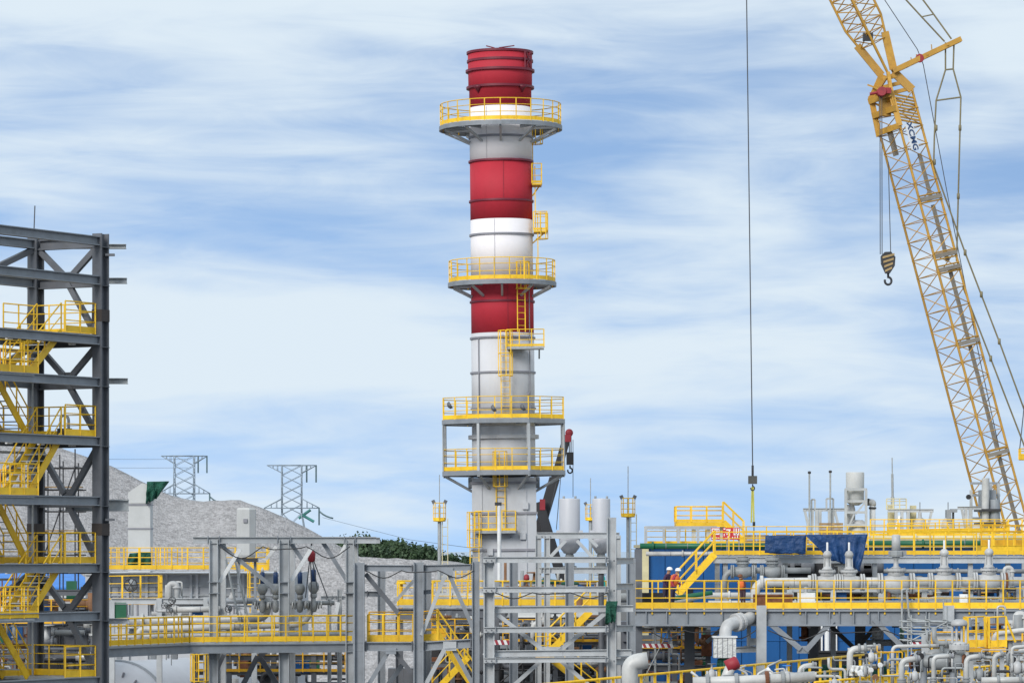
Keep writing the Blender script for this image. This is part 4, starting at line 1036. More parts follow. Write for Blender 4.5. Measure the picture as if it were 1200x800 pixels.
# gas turbine enclosure with the railed roof
ED = 205.0
en = thing('turbine_enclosure', 'pale grey panelled equipment enclosure behind the left pipe rack', 'enclosure', Vector((P(230, 0, ED).x, ED, 0)))
ex0, ex1 = P(100, 0, ED).x, P(345, 0, ED).x; ez1 = P(0, 671, ED).z
MB().box((ex0, ED, 0), (ex1, ED + 14, ez1)).obj('wall', 'casing', en)
for y in (672.5, 686, 697, 741): MB().box((ex0, ED - .10, P(0, y, ED).z - .05), (ex1, ED - .003, P(0, y, ED).z + .05)).obj('wall_girt', 'steel_light', en)
for px in (128, 150, 172, 195, 224, 231, 262, 285, 307, 330): MB().box((P(px, 0, ED).x - .07, ED - .16, P(0, 780, ED).z), (P(px, 0, ED).x + .07, ED - .005, ez1)).obj('wall_rib', 'casing', en)
for px in (139, 161, 183, 210, 247, 274, 296, 318): MB().box((P(px, 0, ED).x - .04, ED - .05, P(0, 740, ED).z), (P(px, 0, ED).x + .04, ED - .004, P(0, 687, ED).z)).obj('panel_joint', 'ring_grey', en)
rw = thing('roof_walkway', 'yellow railed walkway along the roof of the grey enclosure', 'walkway', P(220, 668, 203))
ra, rb = P(108, 667, 203), P(313, 667, 203)
MB().box((ra.x, 203, ra.z - .06), (rb.x, 204.6, ra.z)).obj('deck_plate', 'steel_light', rw)
railing(rw, [ra, rb], 1.15, 0.85, toe=0.22, pw=0.08, mids=3); railing(rw, [ra + Vector((0, 1.5, 0)), rb + Vector((0, 1.5, 0))], 1.15, 1.15, toe=0.2, mids=3)
for x0, x1 in ((130, 149), (178, 193), (196, 208)): railing(rw, [P(x0, 667, 203.5), P(x1, 667, 203.5)], 1.15, 0.4, toe=0, mids=3)
gp = thing('gate_platform', 'small yellow railed platform with handwheels before the grey enclosure', 'platform', P(150, 708, 180))
a, b_ = P(122, 706, 180), P(186, 705, 180)
MB().box((a.x, 180, a.z - .08), (b_.x, 181.6, a.z)).obj('deck_plate', 'yellow_deep', gp)
railing(gp, [a, b_, b_ + Vector((0, 1.5, 0))], 1.25, 0.9, toe=0.2, pw=.08)
for x in (140, 178): member('leg', P(x, 706, 180.8) * 1.0, Vector((P(x, 0, 180.8).x, 180.8, 0)), .16, .16, gp, 'steel_light', 'I')
def handwheel(label, px, py, D, r, mt='black_metal'):
    c = P(px, py, D); t = thing('handwheel_valve', label, 'valve', c)
    MB().sweep([c + Vector((r * math.cos(k * math.pi / 9), -.1, r * math.sin(k * math.pi / 9))) for k in range(18)], r * .1, 6, True).obj('wheel_rim', mt, t)
    for k in range(3):
        a = k * math.pi / 3; e = Vector((r * math.cos(a), 0, r * math.sin(a))); bar('spoke', c - e + Vector((0, -.1, 0)), c + e + Vector((0, -.1, 0)), r * .07, t, mt)
    bar('stem', c, c + Vector((0, .6, 0)), r * .12, t, 'valve_grey'); MB().lathe([(r * .2, -r), (r * .6, -r * .4), (r * .6, r * .4), (r * .2, r)], 12, Matrix.Translation(c + Vector((0, .7, 0)))).obj('body', 'valve_grey', t)
    bar('support', c + Vector((0, .7, 0)), c + Vector((0, .7, -2.2)), r * .16, t, 'valve_grey')
handwheel('large black handwheel on the small yellow platform', 153.5, 685, 179, .30)
handwheel('dark handwheel standing above the left walkway pipes', 202, 703, 154, .14); handwheel('dark handwheel just over the short light pipe', 199, 715, 153, .12); handwheel('dark valve wheel beside the leaning ladder', 268, 713, 154, .14)
handwheel('handwheel on the cluster of small valves left of the vent pipe', 193, 709, 153.5, .12)
# intake duct with bent top and green sheet
idt = thing('intake_duct', 'pale square duct with bent top rising from the enclosure roof', 'duct', P(163, 667, 212))
D = 212.0; x0, x1 = P(150, 0, D).x, P(176, 0, D).x; z0 = P(0, 670, D).z; zz = [P(0, y, D).z for y in (655, 619, 591)]
MB().box((x0, D, z0), (x1, D + 1.6, P(0, 590, D).z)).obj('duct_section', 'duct_white', idt)
for y in (654, 619, 591): MB().box((x0 - .04, D - .05, P(0, y, D).z - .04), (x1 + .04, D + 1.65, P(0, y, D).z + .04)).obj('duct_flange', 'ring_grey', idt)
o_ = [P(150, 589.5, D), P(176, 589.5, D), P(178, 585, D), P(176, 568, D), P(166, 566, D), P(150, 577, D)]
MB().quadstrip([[tuple(p) for p in o_], [tuple(p + Vector((0, 1.6, 0))) for p in o_]], smooth=False).obj('bend', 'duct_white', idt)
def sheetcloth(name, label, pts3, mt, thick=0.04, folds=5, amp=0.12, seed=0, cat='tarpaulin', nu=14, nv=10):
    # a draped sheet between four corners (tl, tr, br, bl) with folds
    tl, tr, br, bl = [Vector(p) for p in pts3]; b = MB(); nrm = (tr - tl).cross(bl - tl).normalized()
    for sgn in (0, 1):
        for j in range(nv + 1):
            for i in range(nu + 1):
                uu, vv = i / nu, j / nv
                p = (tl.lerp(tr, uu)).lerp(bl.lerp(br, uu), vv)
                k = amp * (0.25 + vv) * (math.sin(uu * folds * 6.28 + 1.7 * math.sin(vv * 3 + seed)) * .6 + noise.noise(Vector((uu * 5, vv * 4, seed + .5))))
                ed = 0.12 * noise.noise(Vector((uu * 6, 3.3, seed))) * (vv > .99) * (bl - tl).length
                p = p + nrm * (k + thick * sgn) + (bl - tl).normalized() * ed
                b.v.append(tuple(p))
    m = (nu + 1) * (nv + 1)
    for sgn in (0, 1):
        for j in range(nv):
            for i in range(nu):
                k = sgn * m + j * (nu + 1) + i; f = (k, k + 1, k + nu + 2, k + nu + 1); b.f.append(f if sgn else f[::-1]); b.sm.append(True)
    rim = [i for i in range(nu + 1)] + [j * (nu + 1) + nu for j in range(1, nv + 1)] + [nv * (nu + 1) + i for i in range(nu - 1, -1, -1)] + [j * (nu + 1) for j in range(nv - 1, 0, -1)]
    for a_, c_ in zip(rim, rim[1:] + rim[:1]): b.f.append((a_, c_, c_ + m, a_ + m)); b.sm.append(False)
    return tag(b.obj(name, mt), label, cat)
sheetcloth('green_tarpaulin', 'dark green sheet tied over the mouth of the pale duct', [P(172, 564, D - .3), P(197.5, 563.5, D - .3), P(184, 582, D - .3), P(171, 590, D - .3)], 'green_tarp', .5, 2, .35, 2)
sheetcloth('green_tarpaulin', 'dark green sheet bundled behind the roof walkway rails', [P(152, 648, 206), P(176, 646, 206), P(177, 666, 206), P(146, 666, 206)], 'green_tarp', .3, 3, .3, 5)
# silencer hanging beneath the rack beam line
sil = thing('silencer_box', 'pale tall silencer box with dark foot above the left rack beam', 'silencer', P(288, 660, 175))
D = 175.0
MB().lathe([(.42, P(0, 653, D).z), (.46, P(0, 650, D).z), (.46, P(0, 597, D).z), (.40, P(0, 594.5, D).z)], 8, Matrix.Translation((P(288.5, 0, D).x, D, 0)) @ Matrix.Rotation(R(22.5), 4, 'Z'), smooth=False).obj('shell', 'duct_white', sil)
MB().box((P(278, 0, D).x, D - .5, P(0, 658, D).z), (P(302, 0, D).x, D + .5, P(0, 653.5, D).z)).obj('foot_frame', 'black_metal', sil)
for x in (280, 299): member('leg', (P(x, 0, D).x, D, 0), (P(x, 0, D).x, D, P(0, 657, D).z), .12, .12, sil, 'steel_mid', 'I')
MB().box((P(286, 0, D).x, D - .5, P(0, 612, D).z), (P(290.5, 0, D).x, D - .42, P(0, 607.5, D).z)).obj('name_plate', 'ring_grey', sil)
cg = thing('caged_ladder', 'yellow caged ladder rising behind the two left valves', 'ladder', P(300, 745, 190))
ladder(cg, P(299, 760, 190), P(299, 668, 190), (1, 0, 0), (0, -1, 0), 'yellow', .5, True, flat=True)
railing(cg, [P(287, 669, 190), P(314, 668, 190)], 0.9, .5, toe=.3)
cg2 = thing('ladder_stub', 'yellow ladder low under the left walkway beside the vessel', 'ladder', P(234, 800, 158))
ladder(cg2, P(234, 860, 158), P(234, 766, 158), (1, 0, 0), (0, -1, 0), 'yellow', .46, True, flat=True)
# storage vessel at the lower left
ves = thing('storage_vessel', 'big white horizontal vessel with domed end under the left walkway', 'vessel', P(180, 860, 170))
cx = P(175, 0, 170).x; rz_ = 2.6; zc = P(0, 771, 170).z - rz_
Mv = Matrix.Translation((cx, 168, zc)) @ Matrix.Rotation(R(68), 4, 'Z') @ Matrix.Rotation(R(90), 4, 'Y')
MB().lathe([(0.02, -4.0)] + [(rz_ * math.sin(R(a)), -2.6 - 1.4 * math.cos(R(a))) for a in range(10, 91, 10)] + [(rz_, 7), (rz_ * .6, 8), (.02, 8.3)], 48, Mv).obj('shell', 'vessel_white', ves)
MB().lathe([(rz_ - .01, -2.66), (rz_ + .07, -2.64), (rz_ + .07, -2.5), (rz_ - .01, -2.48)], 48, Mv).obj('girth_ring', 'steel_mid', ves)
for k in range(9):
    a = R(200 + k * 17); m = Mv @ Matrix.Rotation(a, 4, 'Z'); MB().box((rz_ * .8, -.03, -3.5), (rz_ * .8 + .22, .03, -3.4), m).obj('insulation_pin', 'ring_grey', ves)
for dz in (-1, 5): 
    m = Mv @ Vector((0, 0, dz)); block('saddle', (m.x, m.y, 0), 3.4, .5, max(.3, zc - 1.9), ves, 'steel_mid', R(-22))

# ================================================================== dark frame bays right of the rack
DC = 145.0
fc = frame_thing('braced_frame', 'dark grey braced steel frame with two bays in front of the low heap', DC,
    [(421, 659, None, .42), (490.5, 658.5, None, .40), (557.5, 657.5, None, .30)],
    [(414, 665, 486, 665.5, .24, .1), (492, 665.5, 558, 664, .24, .1), (414, 757, 486, 757, .34, .1), (492, 757, 556, 753, .34, .1), (414, 696, 446, 696, .2, 1.6), (494, 694, 505, 693, .16, .6)],
    [(428, 672, 466, 718, .17, .3, 'steel_dark'), (484, 680, 461, 706, .12, 1.2, 'steel_light'), (522, 672, 494, 744, .14, 0, 'steel_light'), (526, 672, 558, 744, .15, .2, 'steel_mid'),
     (455, 763, 430, 805, .16, .2, 'steel_mid'), (462, 763, 482, 788, .16, .3, 'steel_dark'), (521, 760, 497, 805, .16, 0, 'steel_light'), (531, 760, 556, 805, .16, .2, 'steel_mid'), (470, 780, 452, 805, .18, 1.5, 'steel_mid')], depth=0, mt='steel_mid')
for x, y in ((501, 662), (447, 664)):
    p = P(x, y, DC + 4); member('column', (p.x, p.y, 0), p, .3, .3, fc, 'steel_mid', 'I', up=(1, 0, .001))
block('gusset_plate', P(524, 674, DC), .45, .05, .3, fc, 'steel_mid'); block('gusset_plate', P(527, 762, DC), .5, .05, .35, fc, 'steel_light'); block('gusset_plate', P(458, 766, DC), .4, .05, .25, fc, 'steel_mid')
wc = thing('bay_walkway', 'short yellow railed walkway inside the dark braced frame', 'walkway', P(460, 753, DC))
for a, b_ in ((P(431, 752, DC + .4), P(484, 752, DC + .4)), (P(495, 751.5, DC + .4), P(513, 750, DC + .4))):
    n = Vector((0, 1.5, 0)); MB().box((a.x, a.y, a.z - .08), (b_.x, a.y + 1.5, a.z)).obj('deck_plate', 'galvanised', wc)
    railing(wc, [a, b_], 1.05, .5, toe=.26, pw=.065); railing(wc, [a + n, b_ + n], 1.12, .5, toe=.2, pw=.065, mt='yellow_deep')
st_ = thing('access_stair', 'yellow stair dropping behind the right bay of the dark frame', 'stair', P(520, 800, 160))
stair(st_, P(512, 742, 158), P(560, 812, 158), (0, 1, 0), 1.0, 'yellow'); stair(st_, P(548, 770, 165), P(505, 815, 165), (0, 1, 0), 1.0, 'yellow')
# walkway with silver pipe further back
DK = 178.0
wb = thing('rear_walkway', 'yellow edged walkway with rails running behind the braced frames', 'walkway', P(560, 712, DK))
a, b_ = P(466, 709, DK), P(712, 709.5, DK)
MB().box((a.x, DK, a.z - .1), (b_.x, DK + 3.2, a.z)).obj('deck_plate', 'galvanised', wb)
member('edge_beam', a - UP * .4, b_ - UP * .4, .2, .55, wb, 'steel_dark', 'I'); railing(wb, [a, b_], 1.15, .8, toe=.28, pw=.07); railing(wb, [a + Vector((0, 3, 0)), b_ + Vector((0, 3, 0))], 1.1, .9, toe=.15)
for x in (468, 520, 572, 620, 690): member('column', (P(x, 0, DK + .2).x, DK + .2, 0), P(x, 722, DK + .2), .35, .35, wb, 'steel_dark', 'I', up=(1, 0, .001))
pipeline('silver_pipe', 'thick silver pipe lying on the rear walkway with open end', [P(510, 700, DK + 1.2), P(600, 700, DK + 1.2), P(735, 700, DK + 1.2)], .22, 'pipe_silver', [(0, .2), (0, .7), (1, .3), (1, .75)])
pipeline('small_pipe', 'thin pale pipe beside the thick silver pipe', [P(585, 708, DK + .8), P(660, 706, DK + .8), P(708, 706, DK + .8)], .11, 'pipe_white', [(0, .5), (1, .4)])
cg3 = thing('caged_platform', 'yellow caged landing behind the top of the dark frame', 'platform', P(545, 700, 186))
for yy in (0, 1.0): railing(cg3, [P(534, 700, 186 + yy), P(556, 699, 186 + yy)], 1.35, .3, toe=.2, mids=4)
MB().box((P(533, 0, 186).x, 186, P(0, 700, 186).z - .1), (P(557, 0, 186).x, 187.2, P(0, 700, 186).z)).obj('deck_plate', 'yellow_deep', cg3)
for x in (536, 554): member('leg', (P(x, 0, 186).x, 186.5, 0), P(x, 701, 186.5), .12, .12, cg3, 'steel_mid', 'I')
for k, (x, y, w) in enumerate(((470, 684, 14), (506, 683, 10))):
    t = thing('stand_post', ('left' if k == 0 else 'right') + ' of two yellow capped posts behind the braced frame', 'post', P(x, 710, 184))
    bar('post', (P(x, 0, 184).x, 184, 0), P(x, y, 184), .09, t, 'yellow_deep'); MB().lathe([(.02, .0), (w * .02, .0), (w * .012, .12), (.02, .14)], 10, Matrix.Translation(P(x, y, 184))).obj('cap', 'yellow', t)

# ================================================================== light grey frame in the middle
DM = 140.0
fm = frame_thing('bolted_frame', 'light grey bolted steel frame with crossed braces before the stack', DM,
    [(573, 655, None, .42), (716.5, 606, None, .36)],
    [(566, 655.5, 713, 655.5, .22, -.3), (566, 690.5, 713, 690, .21, -.3), (567, 737.5, 713, 736.5, .21, -.3), (567, 773, 713, 772, .19, -.3)],
    [(582, 719, 639, 763, .15, .25, 'steel_light'), (712, 716, 655, 763, .15, .25, 'steel_light'), (634, 774, 596, 808, .14, .25, 'steel_light'), (657, 774, 697, 808, .14, .25, 'steel_light')], mt='steel_light')
member('beam', P(580, 714, DM + .2), P(742, 712.5, DM + .2), .2, .24, fm, 'steel_light', 'I'); member('beam', P(580, 765.5, DM + .2), P(740, 764, DM + .2), .2, .24, fm, 'steel_light', 'I')
for y in (657, 687, 736, 766, 775): member('beam', P(722, y, DM + .4), P(742, y - .5, DM + 6), .16, .24, fm, 'steel_light', 'I')
block('gusset_plate', P(647, 769, DM + .2), .75, .05, .36, fm, 'steel_light')
for x, y0, mt in ((602, 654, 'steel_mid'), (667.5, 654, 'steel_mid'), (739.5, 654, 'steel_mid')):
    p = P(x, y0, 150); member('column', (p.x, 150, 0), p, .34, .34, fm, mt, 'I', up=(1, 0, .001))
for x in (573, 716.5):
    for y in (655.5, 690.5, 737, 773):
        for d in (-3.2, 3.2): bar('bolt', P(x + d, y + 1.2, DM - .42), P(x + d, y + 1.2, DM - .55), .035, fm, 'steel_dark')
member('raft_beam', P(566, 766, DM + 1), P(632, 763, DM + 1), .5, .05, fm, 'panel_white', 'box')
sheetcloth('green_tarpaulin', 'dark green sheet hanging on the light grey frame column', [P(710.5, 704, DM - .5), P(724, 704, DM - .5), P(721, 728, DM - .5), P(709, 731, DM - .5)], 'green_tarp', .12, 2, .12, 8)
ms = thing('zigzag_stair', 'yellow stair zigzagging behind the light grey frame', 'stair', P(650, 800, 160))
stair(ms, P(692, 716, 158), P(640, 768, 158), (0, 1, 0), 1.0, 'yellow'); stair(ms, P(644, 770, 162), P(700, 815, 162), (0, 1, 0), 1.0, 'yellow')
MB().box((P(628, 0, 158).x, 158, P(0, 769, 158).z - .1), (P(646, 0, 158).x, 163, P(0, 769, 158).z)).obj('landing', 'yellow_deep', ms)
railing(ms, [P(628, 768, 158), P(645, 768, 158)], 1.1, .5, toe=.2)
# big horizontal vessel and clutter behind
hv = thing('horizontal_drum', 'dull silver horizontal drum behind the yellow zigzag stair', 'vessel', P(650, 745, 172))
MB().lathe([(.02, -2.0), (.35, -1.9), (.45, -1.6), (.45, 1.9), (.35, 2.2), (.02, 2.3)], 24, Matrix.Translation(P(652, 728, 172)) @ Matrix.Rotation(R(90), 4, 'Y')).obj('shell', 'pipe_silver', hv)
for x in (-1.2, 1.3): block('saddle', P(652, 728, 172) + Vector((x, 0, -3.2)), .3, .8, 2.9, hv, 'steel_mid')
bc = thing('blue_container', 'dark blue steel container behind the light grey frame', 'container', P(695, 770, 176))
x0, x1 = P(679, 0, 176).x, P(714, 0, 176).x; z0, z1 = P(0, 800, 176).z - 1, P(0, 739, 176).z
MB().box((x0, 176, 0), (x1, 180, z1)).obj('body', 'blue_cladding', bc)
for k in range(8): MB().box((x0 + k * (x1 - x0) / 8, 175.9, 0.1), (x0 + k * (x1 - x0) / 8 + .08, 175.997, z1 - .05)).obj('corrugation', 'blue_cladding', bc)
def tape(label, px0, px1, py, D, h=.14):
    t = thing('barrier_tape', label, 'barrier tape', P(px0, py, D)); n = int((px1 - px0) / 3.4)
    for i in range(n):
        x = px0 + (px1 - px0) * i / n; a = P(x, py, D); b_ = P(x + (px1 - px0) / n, py, D)
        k = .08
        MB().quadstrip([[a, b_, b_ + Vector((-k, 0, h)), a + Vector((-k, 0, h))], [p + Vector((0, .02, 0)) for p in (a, b_, b_ + Vector((-k, 0, h)), a + Vector((-k, 0, h)))]], smooth=False).obj('stripe', 'barrier_red' if i % 2 else 'panel_white', t)
    return t
tape('red and white barrier board left of the yellow zigzag stair', 578, 602, 755, 165, .2); tape('red and white barrier board under the right deck', 737, 790, 758.5, 160, .17)
scaffold('black tube scaffold under the light grey frame', 585, 640, 752, 800, 168, 3, 4, 'black_metal', .03, False)
scaffold('thin grey scaffold under the near end of the deck', 752, 785, 735, 800, 162, 3, 2, 'galvanised', .025, False)
sk = thing('pump_skid', 'dark pump skid low behind the light grey frame', 'pump skid', P(640, 800, 185))
for k, (x, y, w, h, m) in enumerate(((470, 790, 30, 16, 'steel_dark'), (505, 735, 18, 30, 'steel_dark'), (540, 745, 14, 40, 'black_metal'), (612, 790, 30, 24, 'black_metal'), (660, 795, 40, 20, 'steel_dark'), (590, 760, 16, 30, 'steel_mid'), (528, 795, 40, 14, 'black_metal'))):
    p = P(x, y, 186 + k * .4); block('skid_block', Vector((p.x, p.y, 0)), w * .041, 1.2, p.z + h * .02, sk, m)
for k in range(7):
    y = 735 + k * 9; pipe('skid_pipe', [P(500 + k * 6, y, 183), P(620 + k * 10, y - 2, 183), P(622 + k * 10, y + 20, 183)], .07 + .02 * (k % 3), sk, ('valve_grey', 'steel_dark', 'pipe_silver')[k % 3])
# clutter on the rear walkway deck
for k, (x, y, nm, lb, m, w, h) in enumerate(((617, 676, 'red_valve_head', 'red valve head beside the stack base', 'crane_red', .28, .3), (706, 682, 'teal_drum', 'small teal drum on the rear walkway', 'teal', .3, .8), (640, 681, 'green_bundle', 'green sheet bundle on the rear walkway', 'green_tarp', 1.3, .25), (668, 683, 'dark_bundle', 'dark green bundle next to the silver pipe', 'green_tarp', .9, .2))):
    c = P(x, y, DK + 2.4)
    o = MB().lathe([(.02, 0), (w * .45, .02), (w * .5, h * .3), (w * .42, h * .8), (w * .1, h)], 12, Matrix.Translation(c - UP * h * .5)).obj(nm, m)
    tag(o, lb, 'clutter')

# ================================================================== vessels in their frame, masts
DT = 166.0
tf = thing('vessel_frame', 'light grey frame with knee braces carrying the twin vessels', 'steel frame', P(680, 700, DT))
def tm(n, a, b_, w, h, dd=0, kind='I', m='steel_light'): return member(n, P(*a, DT + dd), P(*b_, DT + dd), w, h, tf, m, kind)
tm('beam', (629, 627), (726, 627), .2, .26, -1.1); tm('beam', (629, 627), (726, 627), .2, .26, 1.1); tm('beam', (632, 668), (712, 668), .2, .26, -1.1); tm('beam', (632, 668), (712, 668), .2, .26, 1.1)
for x in (631, 641, 724):
    for dd in (-1.1, 1.1):
        p = P(x, 627, DT + dd); member('column', (p.x, p.y, 0), p, .26, .26, tf, 'steel_light', 'I', up=(1, 0, .001))
tm('brace', (645, 652), (663, 633), .14, .14, -1.2, 'box'); tm('brace', (676, 633), (694, 652), .14, .14, -1.2, 'box'); tm('brace', (690, 630), (700, 640), .14, .14, -1.2, 'box')
for k, (x, w, lb) in enumerate(((667.5, 12.2, 'left, wider one of the twin grey vessels beside the stack'), (704.5, 10.6, 'right, slimmer one of the twin grey vessels beside the stack'))):
    s = S(DT); c = P(x, 0, DT); t = thing('process_vessel', lb, 'vessel', P(x, 660, DT), 'twin grey vessels in the frame')
    z = lambda y: P(0, y, DT).z
    MB().lathe([(.02, z(649)), (w * s * .55, z(648)), (w * s * .98, z(641)), (w * s, z(634)), (w * s, z(585)), (w * s * .97, z(584)), (.02, z(583.5))], 32, Matrix.Translation((c.x, DT, 0))).obj('shell', 'vessel_white', t)
    MB().lathe([(.2, z(672)), (.22, z(655)), (.16, z(648))], 14, Matrix.Translation((c.x, DT, 0))).obj('outlet', 'valve_grey', t)
    disc('flange', (c.x, DT, z(655)), (0, 0, 1), .3, .1, t, 'valve_grey'); disc('flange', (c.x, DT, z(664)), (0, 0, 1), .3, .1, t, 'valve_grey')
    for dx in (-.25, .25): bar('lifting_lug', (c.x + dx, DT, z(584)), (c.x + dx, DT, z(581)), .05, t, 'valve_grey')
    for sg in (-1, 1): MB().box((c.x + sg * w * s - .12, DT - .2, z(631)), (c.x + sg * w * s + .12, DT + .2, z(621))).obj('support_lug', 'vessel_white', t)
    bar('support_leg', (c.x, DT, 0), (c.x, DT, z(672)), .12, t, 'steel_dark')
def mast(label, px, yspike, ybask, D, w=7.2, lad_=True):
    s = S(D); t = thing('light_mast', label, 'mast', Vector((P(px, 0, D).x, D, 0)), 'slim masts with yellow lamp baskets')
    c = P(px, ybask, D)
    bar('pole', (c.x, D, 0), P(px, ybask, D), 4.2 * s * .5, t, 'galvanised'); bar('upper_pole', c, P(px, (ybask + yspike) / 2 + 8, D), 1.2 * s, t, 'galvanised'); bar('lightning_rod', P(px, (ybask + yspike) / 2 + 8, D), P(px, yspike, D), .5 * s, t, 'galvanised')
    d = MB().lathe([(.1, 0), (w * s, .02), (w * s, .12), (.1, .14)], 12, Matrix.Translation(c)).obj('basket_floor', 'yellow', t)
    pts = [c + Vector((w * s * math.cos(k * math.pi / 4), w * s * math.sin(k * math.pi / 4), .1)) for k in range(8)]
    railing(d, pts, 1.0, 1, closed=True, flat=True, posts=pts, toe=.12, r=.026, pw=.045)
    for k in (-1, 1): MB().box((-.1, -.1, 0), (.1, .1, .2), Matrix.Translation(c + Vector((k * w * s * .85, -.1, 1.08))) @ Matrix.Rotation(R(25 * k), 4, 'Y')).obj('lamp', 'steel_dark', t)
    if lad_: ladder(t, Vector((c.x + 6.5 * s, D, 0)), P(px + 6.5, ybask - 4, D), (1, 0, 0), (0, -1, 0), 'cream', .32, False, step=.5)
mast('lamp mast with yellow basket standing left of the stack', 515, 556, 611, 225)
mast('lamp mast with small basket between the twin vessels', 692, 560, 610, 260, 6)
mast('tallest lamp mast with basket right of the twin vessels', 736, 546, 606, 220, 8)
# ================================================================== blue building on the right
BD = 188.0
bb = thing('blue_building', 'long dark blue clad compressor building behind the right pipe deck', 'building', Vector((P(980, 0, BD).x, BD, 0)))
bx0, bx1 = P(757, 0, BD).x, P(1250, 0, BD).x; bz1 = P(0, 641, BD).z
MB().box((bx0, BD + .02, 0), (bx1, BD + 16, bz1)).obj('core_wall', 'blue_cladding', bb)
n = 22
for k in range(n):
    a = bx0 + (bx1 - bx0) * k / n; b_ = bx0 + (bx1 - bx0) * (k + 1) / n
    MB().box((a + .02, BD - .05 - .006 * (k % 3), 0.2), (b_ - .02, BD + .015, bz1 - .05)).obj('cladding_panel', 'blue_cladding', bb)
for y in (690, 750): MB().box((bx0, BD - .09, P(0, y, BD).z - .02), (bx1, BD - .07, P(0, y, BD).z + .02)).obj('cladding_seam', 'blue_cladding', bb)
MB().box((bx0 - .1, BD - .2, bz1 - .02), (bx1, BD + 16, bz1 + .14)).obj('roof', 'cream', bb)
MB().box((P(752, 0, BD).x, BD - .3, 0), (P(760, 0, BD).x, BD + 1, bz1 + .05)).obj('corner_post', 'cream', bb)
for x0, x1, y0, y1 in ((946, 962, 720, 765), (1004, 1012, 722, 800), (800, 812, 690, 760)): MB().box((P(x0, 0, BD).x, BD - .12, P(0, y1, BD).z), (P(x1, 0, BD).x, BD - .095, P(0, y0, BD).z)).obj('doorway', 'black', bb)
for px in (963, 969, 974, 980): bar('conduit', (P(px, 0, BD).x, BD - .25, 0), P(px, 715, BD - .25), .05 if px != 969 else .12, bb, 'panel_white')
dg = thing('black_skirt', 'black screen low before the blue building', 'screen', P(985, 790, 184))
MB().box((P(950, 0, 184).x, 184, 0), (P(1010, 0, 184).x, 184.2, P(0, 763, 184).z)).obj('screen_sheet', 'black', dg)
MB().box((P(949, 0, 184).x, 183.9, P(0, 764, 184).z), (P(1011, 0, 184).x, 184.3, P(0, 762, 184).z)).obj('top_bar', 'black_metal', dg)
sheetcloth('green_netting', 'green debris netting heaped behind the diagonal yellow railing', [P(935, 778, 176), P(1048, 780, 176), P(1055, 830, 176), P(930, 830, 176)], 'green_tarp', .3, 4, .6, 11)
pipeline('green_pipe', 'green pipe along the top of the blue building wall', [P(750, 639.5, 184), P(900, 639.5, 184)], .14, 'green_pipe', [(0, .1), (0, .55)])
pipeline('green_pipe', 'green pipe under the cream pipe before the boom foot', [P(1018, 636.5, 184), P(1230, 636.5, 184)], .14, 'green_pipe', [(0, .3), (0, .7)])
pipeline('grey_pipe', 'pale grey pipe just below the green pipe on the blue wall', [P(757, 648.5, 184), P(900, 648.5, 184)], .11, 'pipe_white', [(0, .3)])
pipeline('cream_pipe', 'cream pipe lying on the roof rails left of the boom foot', [P(1020, 631, 185), P(1230, 631, 185)], .16, 'cream', [(0, .25), (0, .6)])
pipeline('wall_pipe', 'grey pipe along the blue wall behind the row of large valves', [P(1015, 669, 175), P(1230, 669, 175)], .10, 'valve_grey', [(0, .2), (0, .5)])
# roof railing, platform, boards, sign
rr = thing('roof_railing', 'grey and yellow railing along the front of the blue roof', 'railing', P(800, 637, 187.5))
railing(rr, [P(756, 637, 187.5), P(1230, 637, 187.5)], .85, 1.0, toe=.12, pw=.06)
railing(rr, [P(1020, 632, 191), P(1230, 632, 191)], 1.0, .7, toe=.3, pw=.06)
member('parapet_beam', P(756, 618, 187), P(840, 618, 187), .1, .16, rr, 'steel_light', 'box')
for x in (757, 778, 795, 818): member('parapet_post', P(x, 636, 187), P(x, 618, 187), .12, .12, rr, 'steel_light', 'box')
rp_ = thing('roof_platform', 'yellow railed platform with stair on the roof of the blue building', 'platform', P(820, 637, 190))
a, b_ = P(792.5, 611, 190), P(849, 611, 190)
MB().box((a.x, 190, a.z - .22), (b_.x, 192.2, a.z)).obj('deck_plate', 'yellow', rp_)
railing(rp_, [a + Vector((0, 2.1, 0)), a, b_ - Vector((.1, 0, 0))], .76, .75, toe=.1); railing(rp_, [a + Vector((0, 2.1, 0)), b_ + Vector((0, 2.1, 0))], .76, .9, toe=.1)
for x in (795, 813, 830, 846): member('leg', P(x, 640, 190.5), P(x, 613, 190.5), .2, .2, rp_, 'steel_light', 'I')
stair(rp_, P(848, 611, 190), P(872, 634, 190), (0, 1, 0), 1.0, 'yellow')
def boards(label, x0, x1, y0, y1, D, nrow):
    t = thing('plank_screen', label, 'plank screen', P((x0 + x1) / 2, y1, D)); h = (P(0, y0, D).z - P(0, y1, D).z) / nrow
    for k in range(nrow):
        z = P(0, y1, D).z + k * h; m = (P(x0, 0, D).x + P(x1, 0, D).x) / 2
        for a, b_ in ((P(x0, 0, D).x, m), (m + .03, P(x1, 0, D).x)): MB().box((a, D - .02 * (k % 2), z + .015), (b_, D + .05, z + h - .015)).obj('plank', 'plank', t)
boards('brown plank screen on the roof right of the red sign', 872, 901, 626, 638, 186.4, 4); boards('brown plank screen on the roof left of the blue sheets', 905, 948, 625.5, 637, 186.4, 4); boards('brown planks behind the large blue sheet', 960, 988, 612, 630, 189, 5)
sg = thing('red_sign', 'red sign boards with white lettering at the head of the yellow stair', 'sign', P(850, 634, 166))
D = 165.5
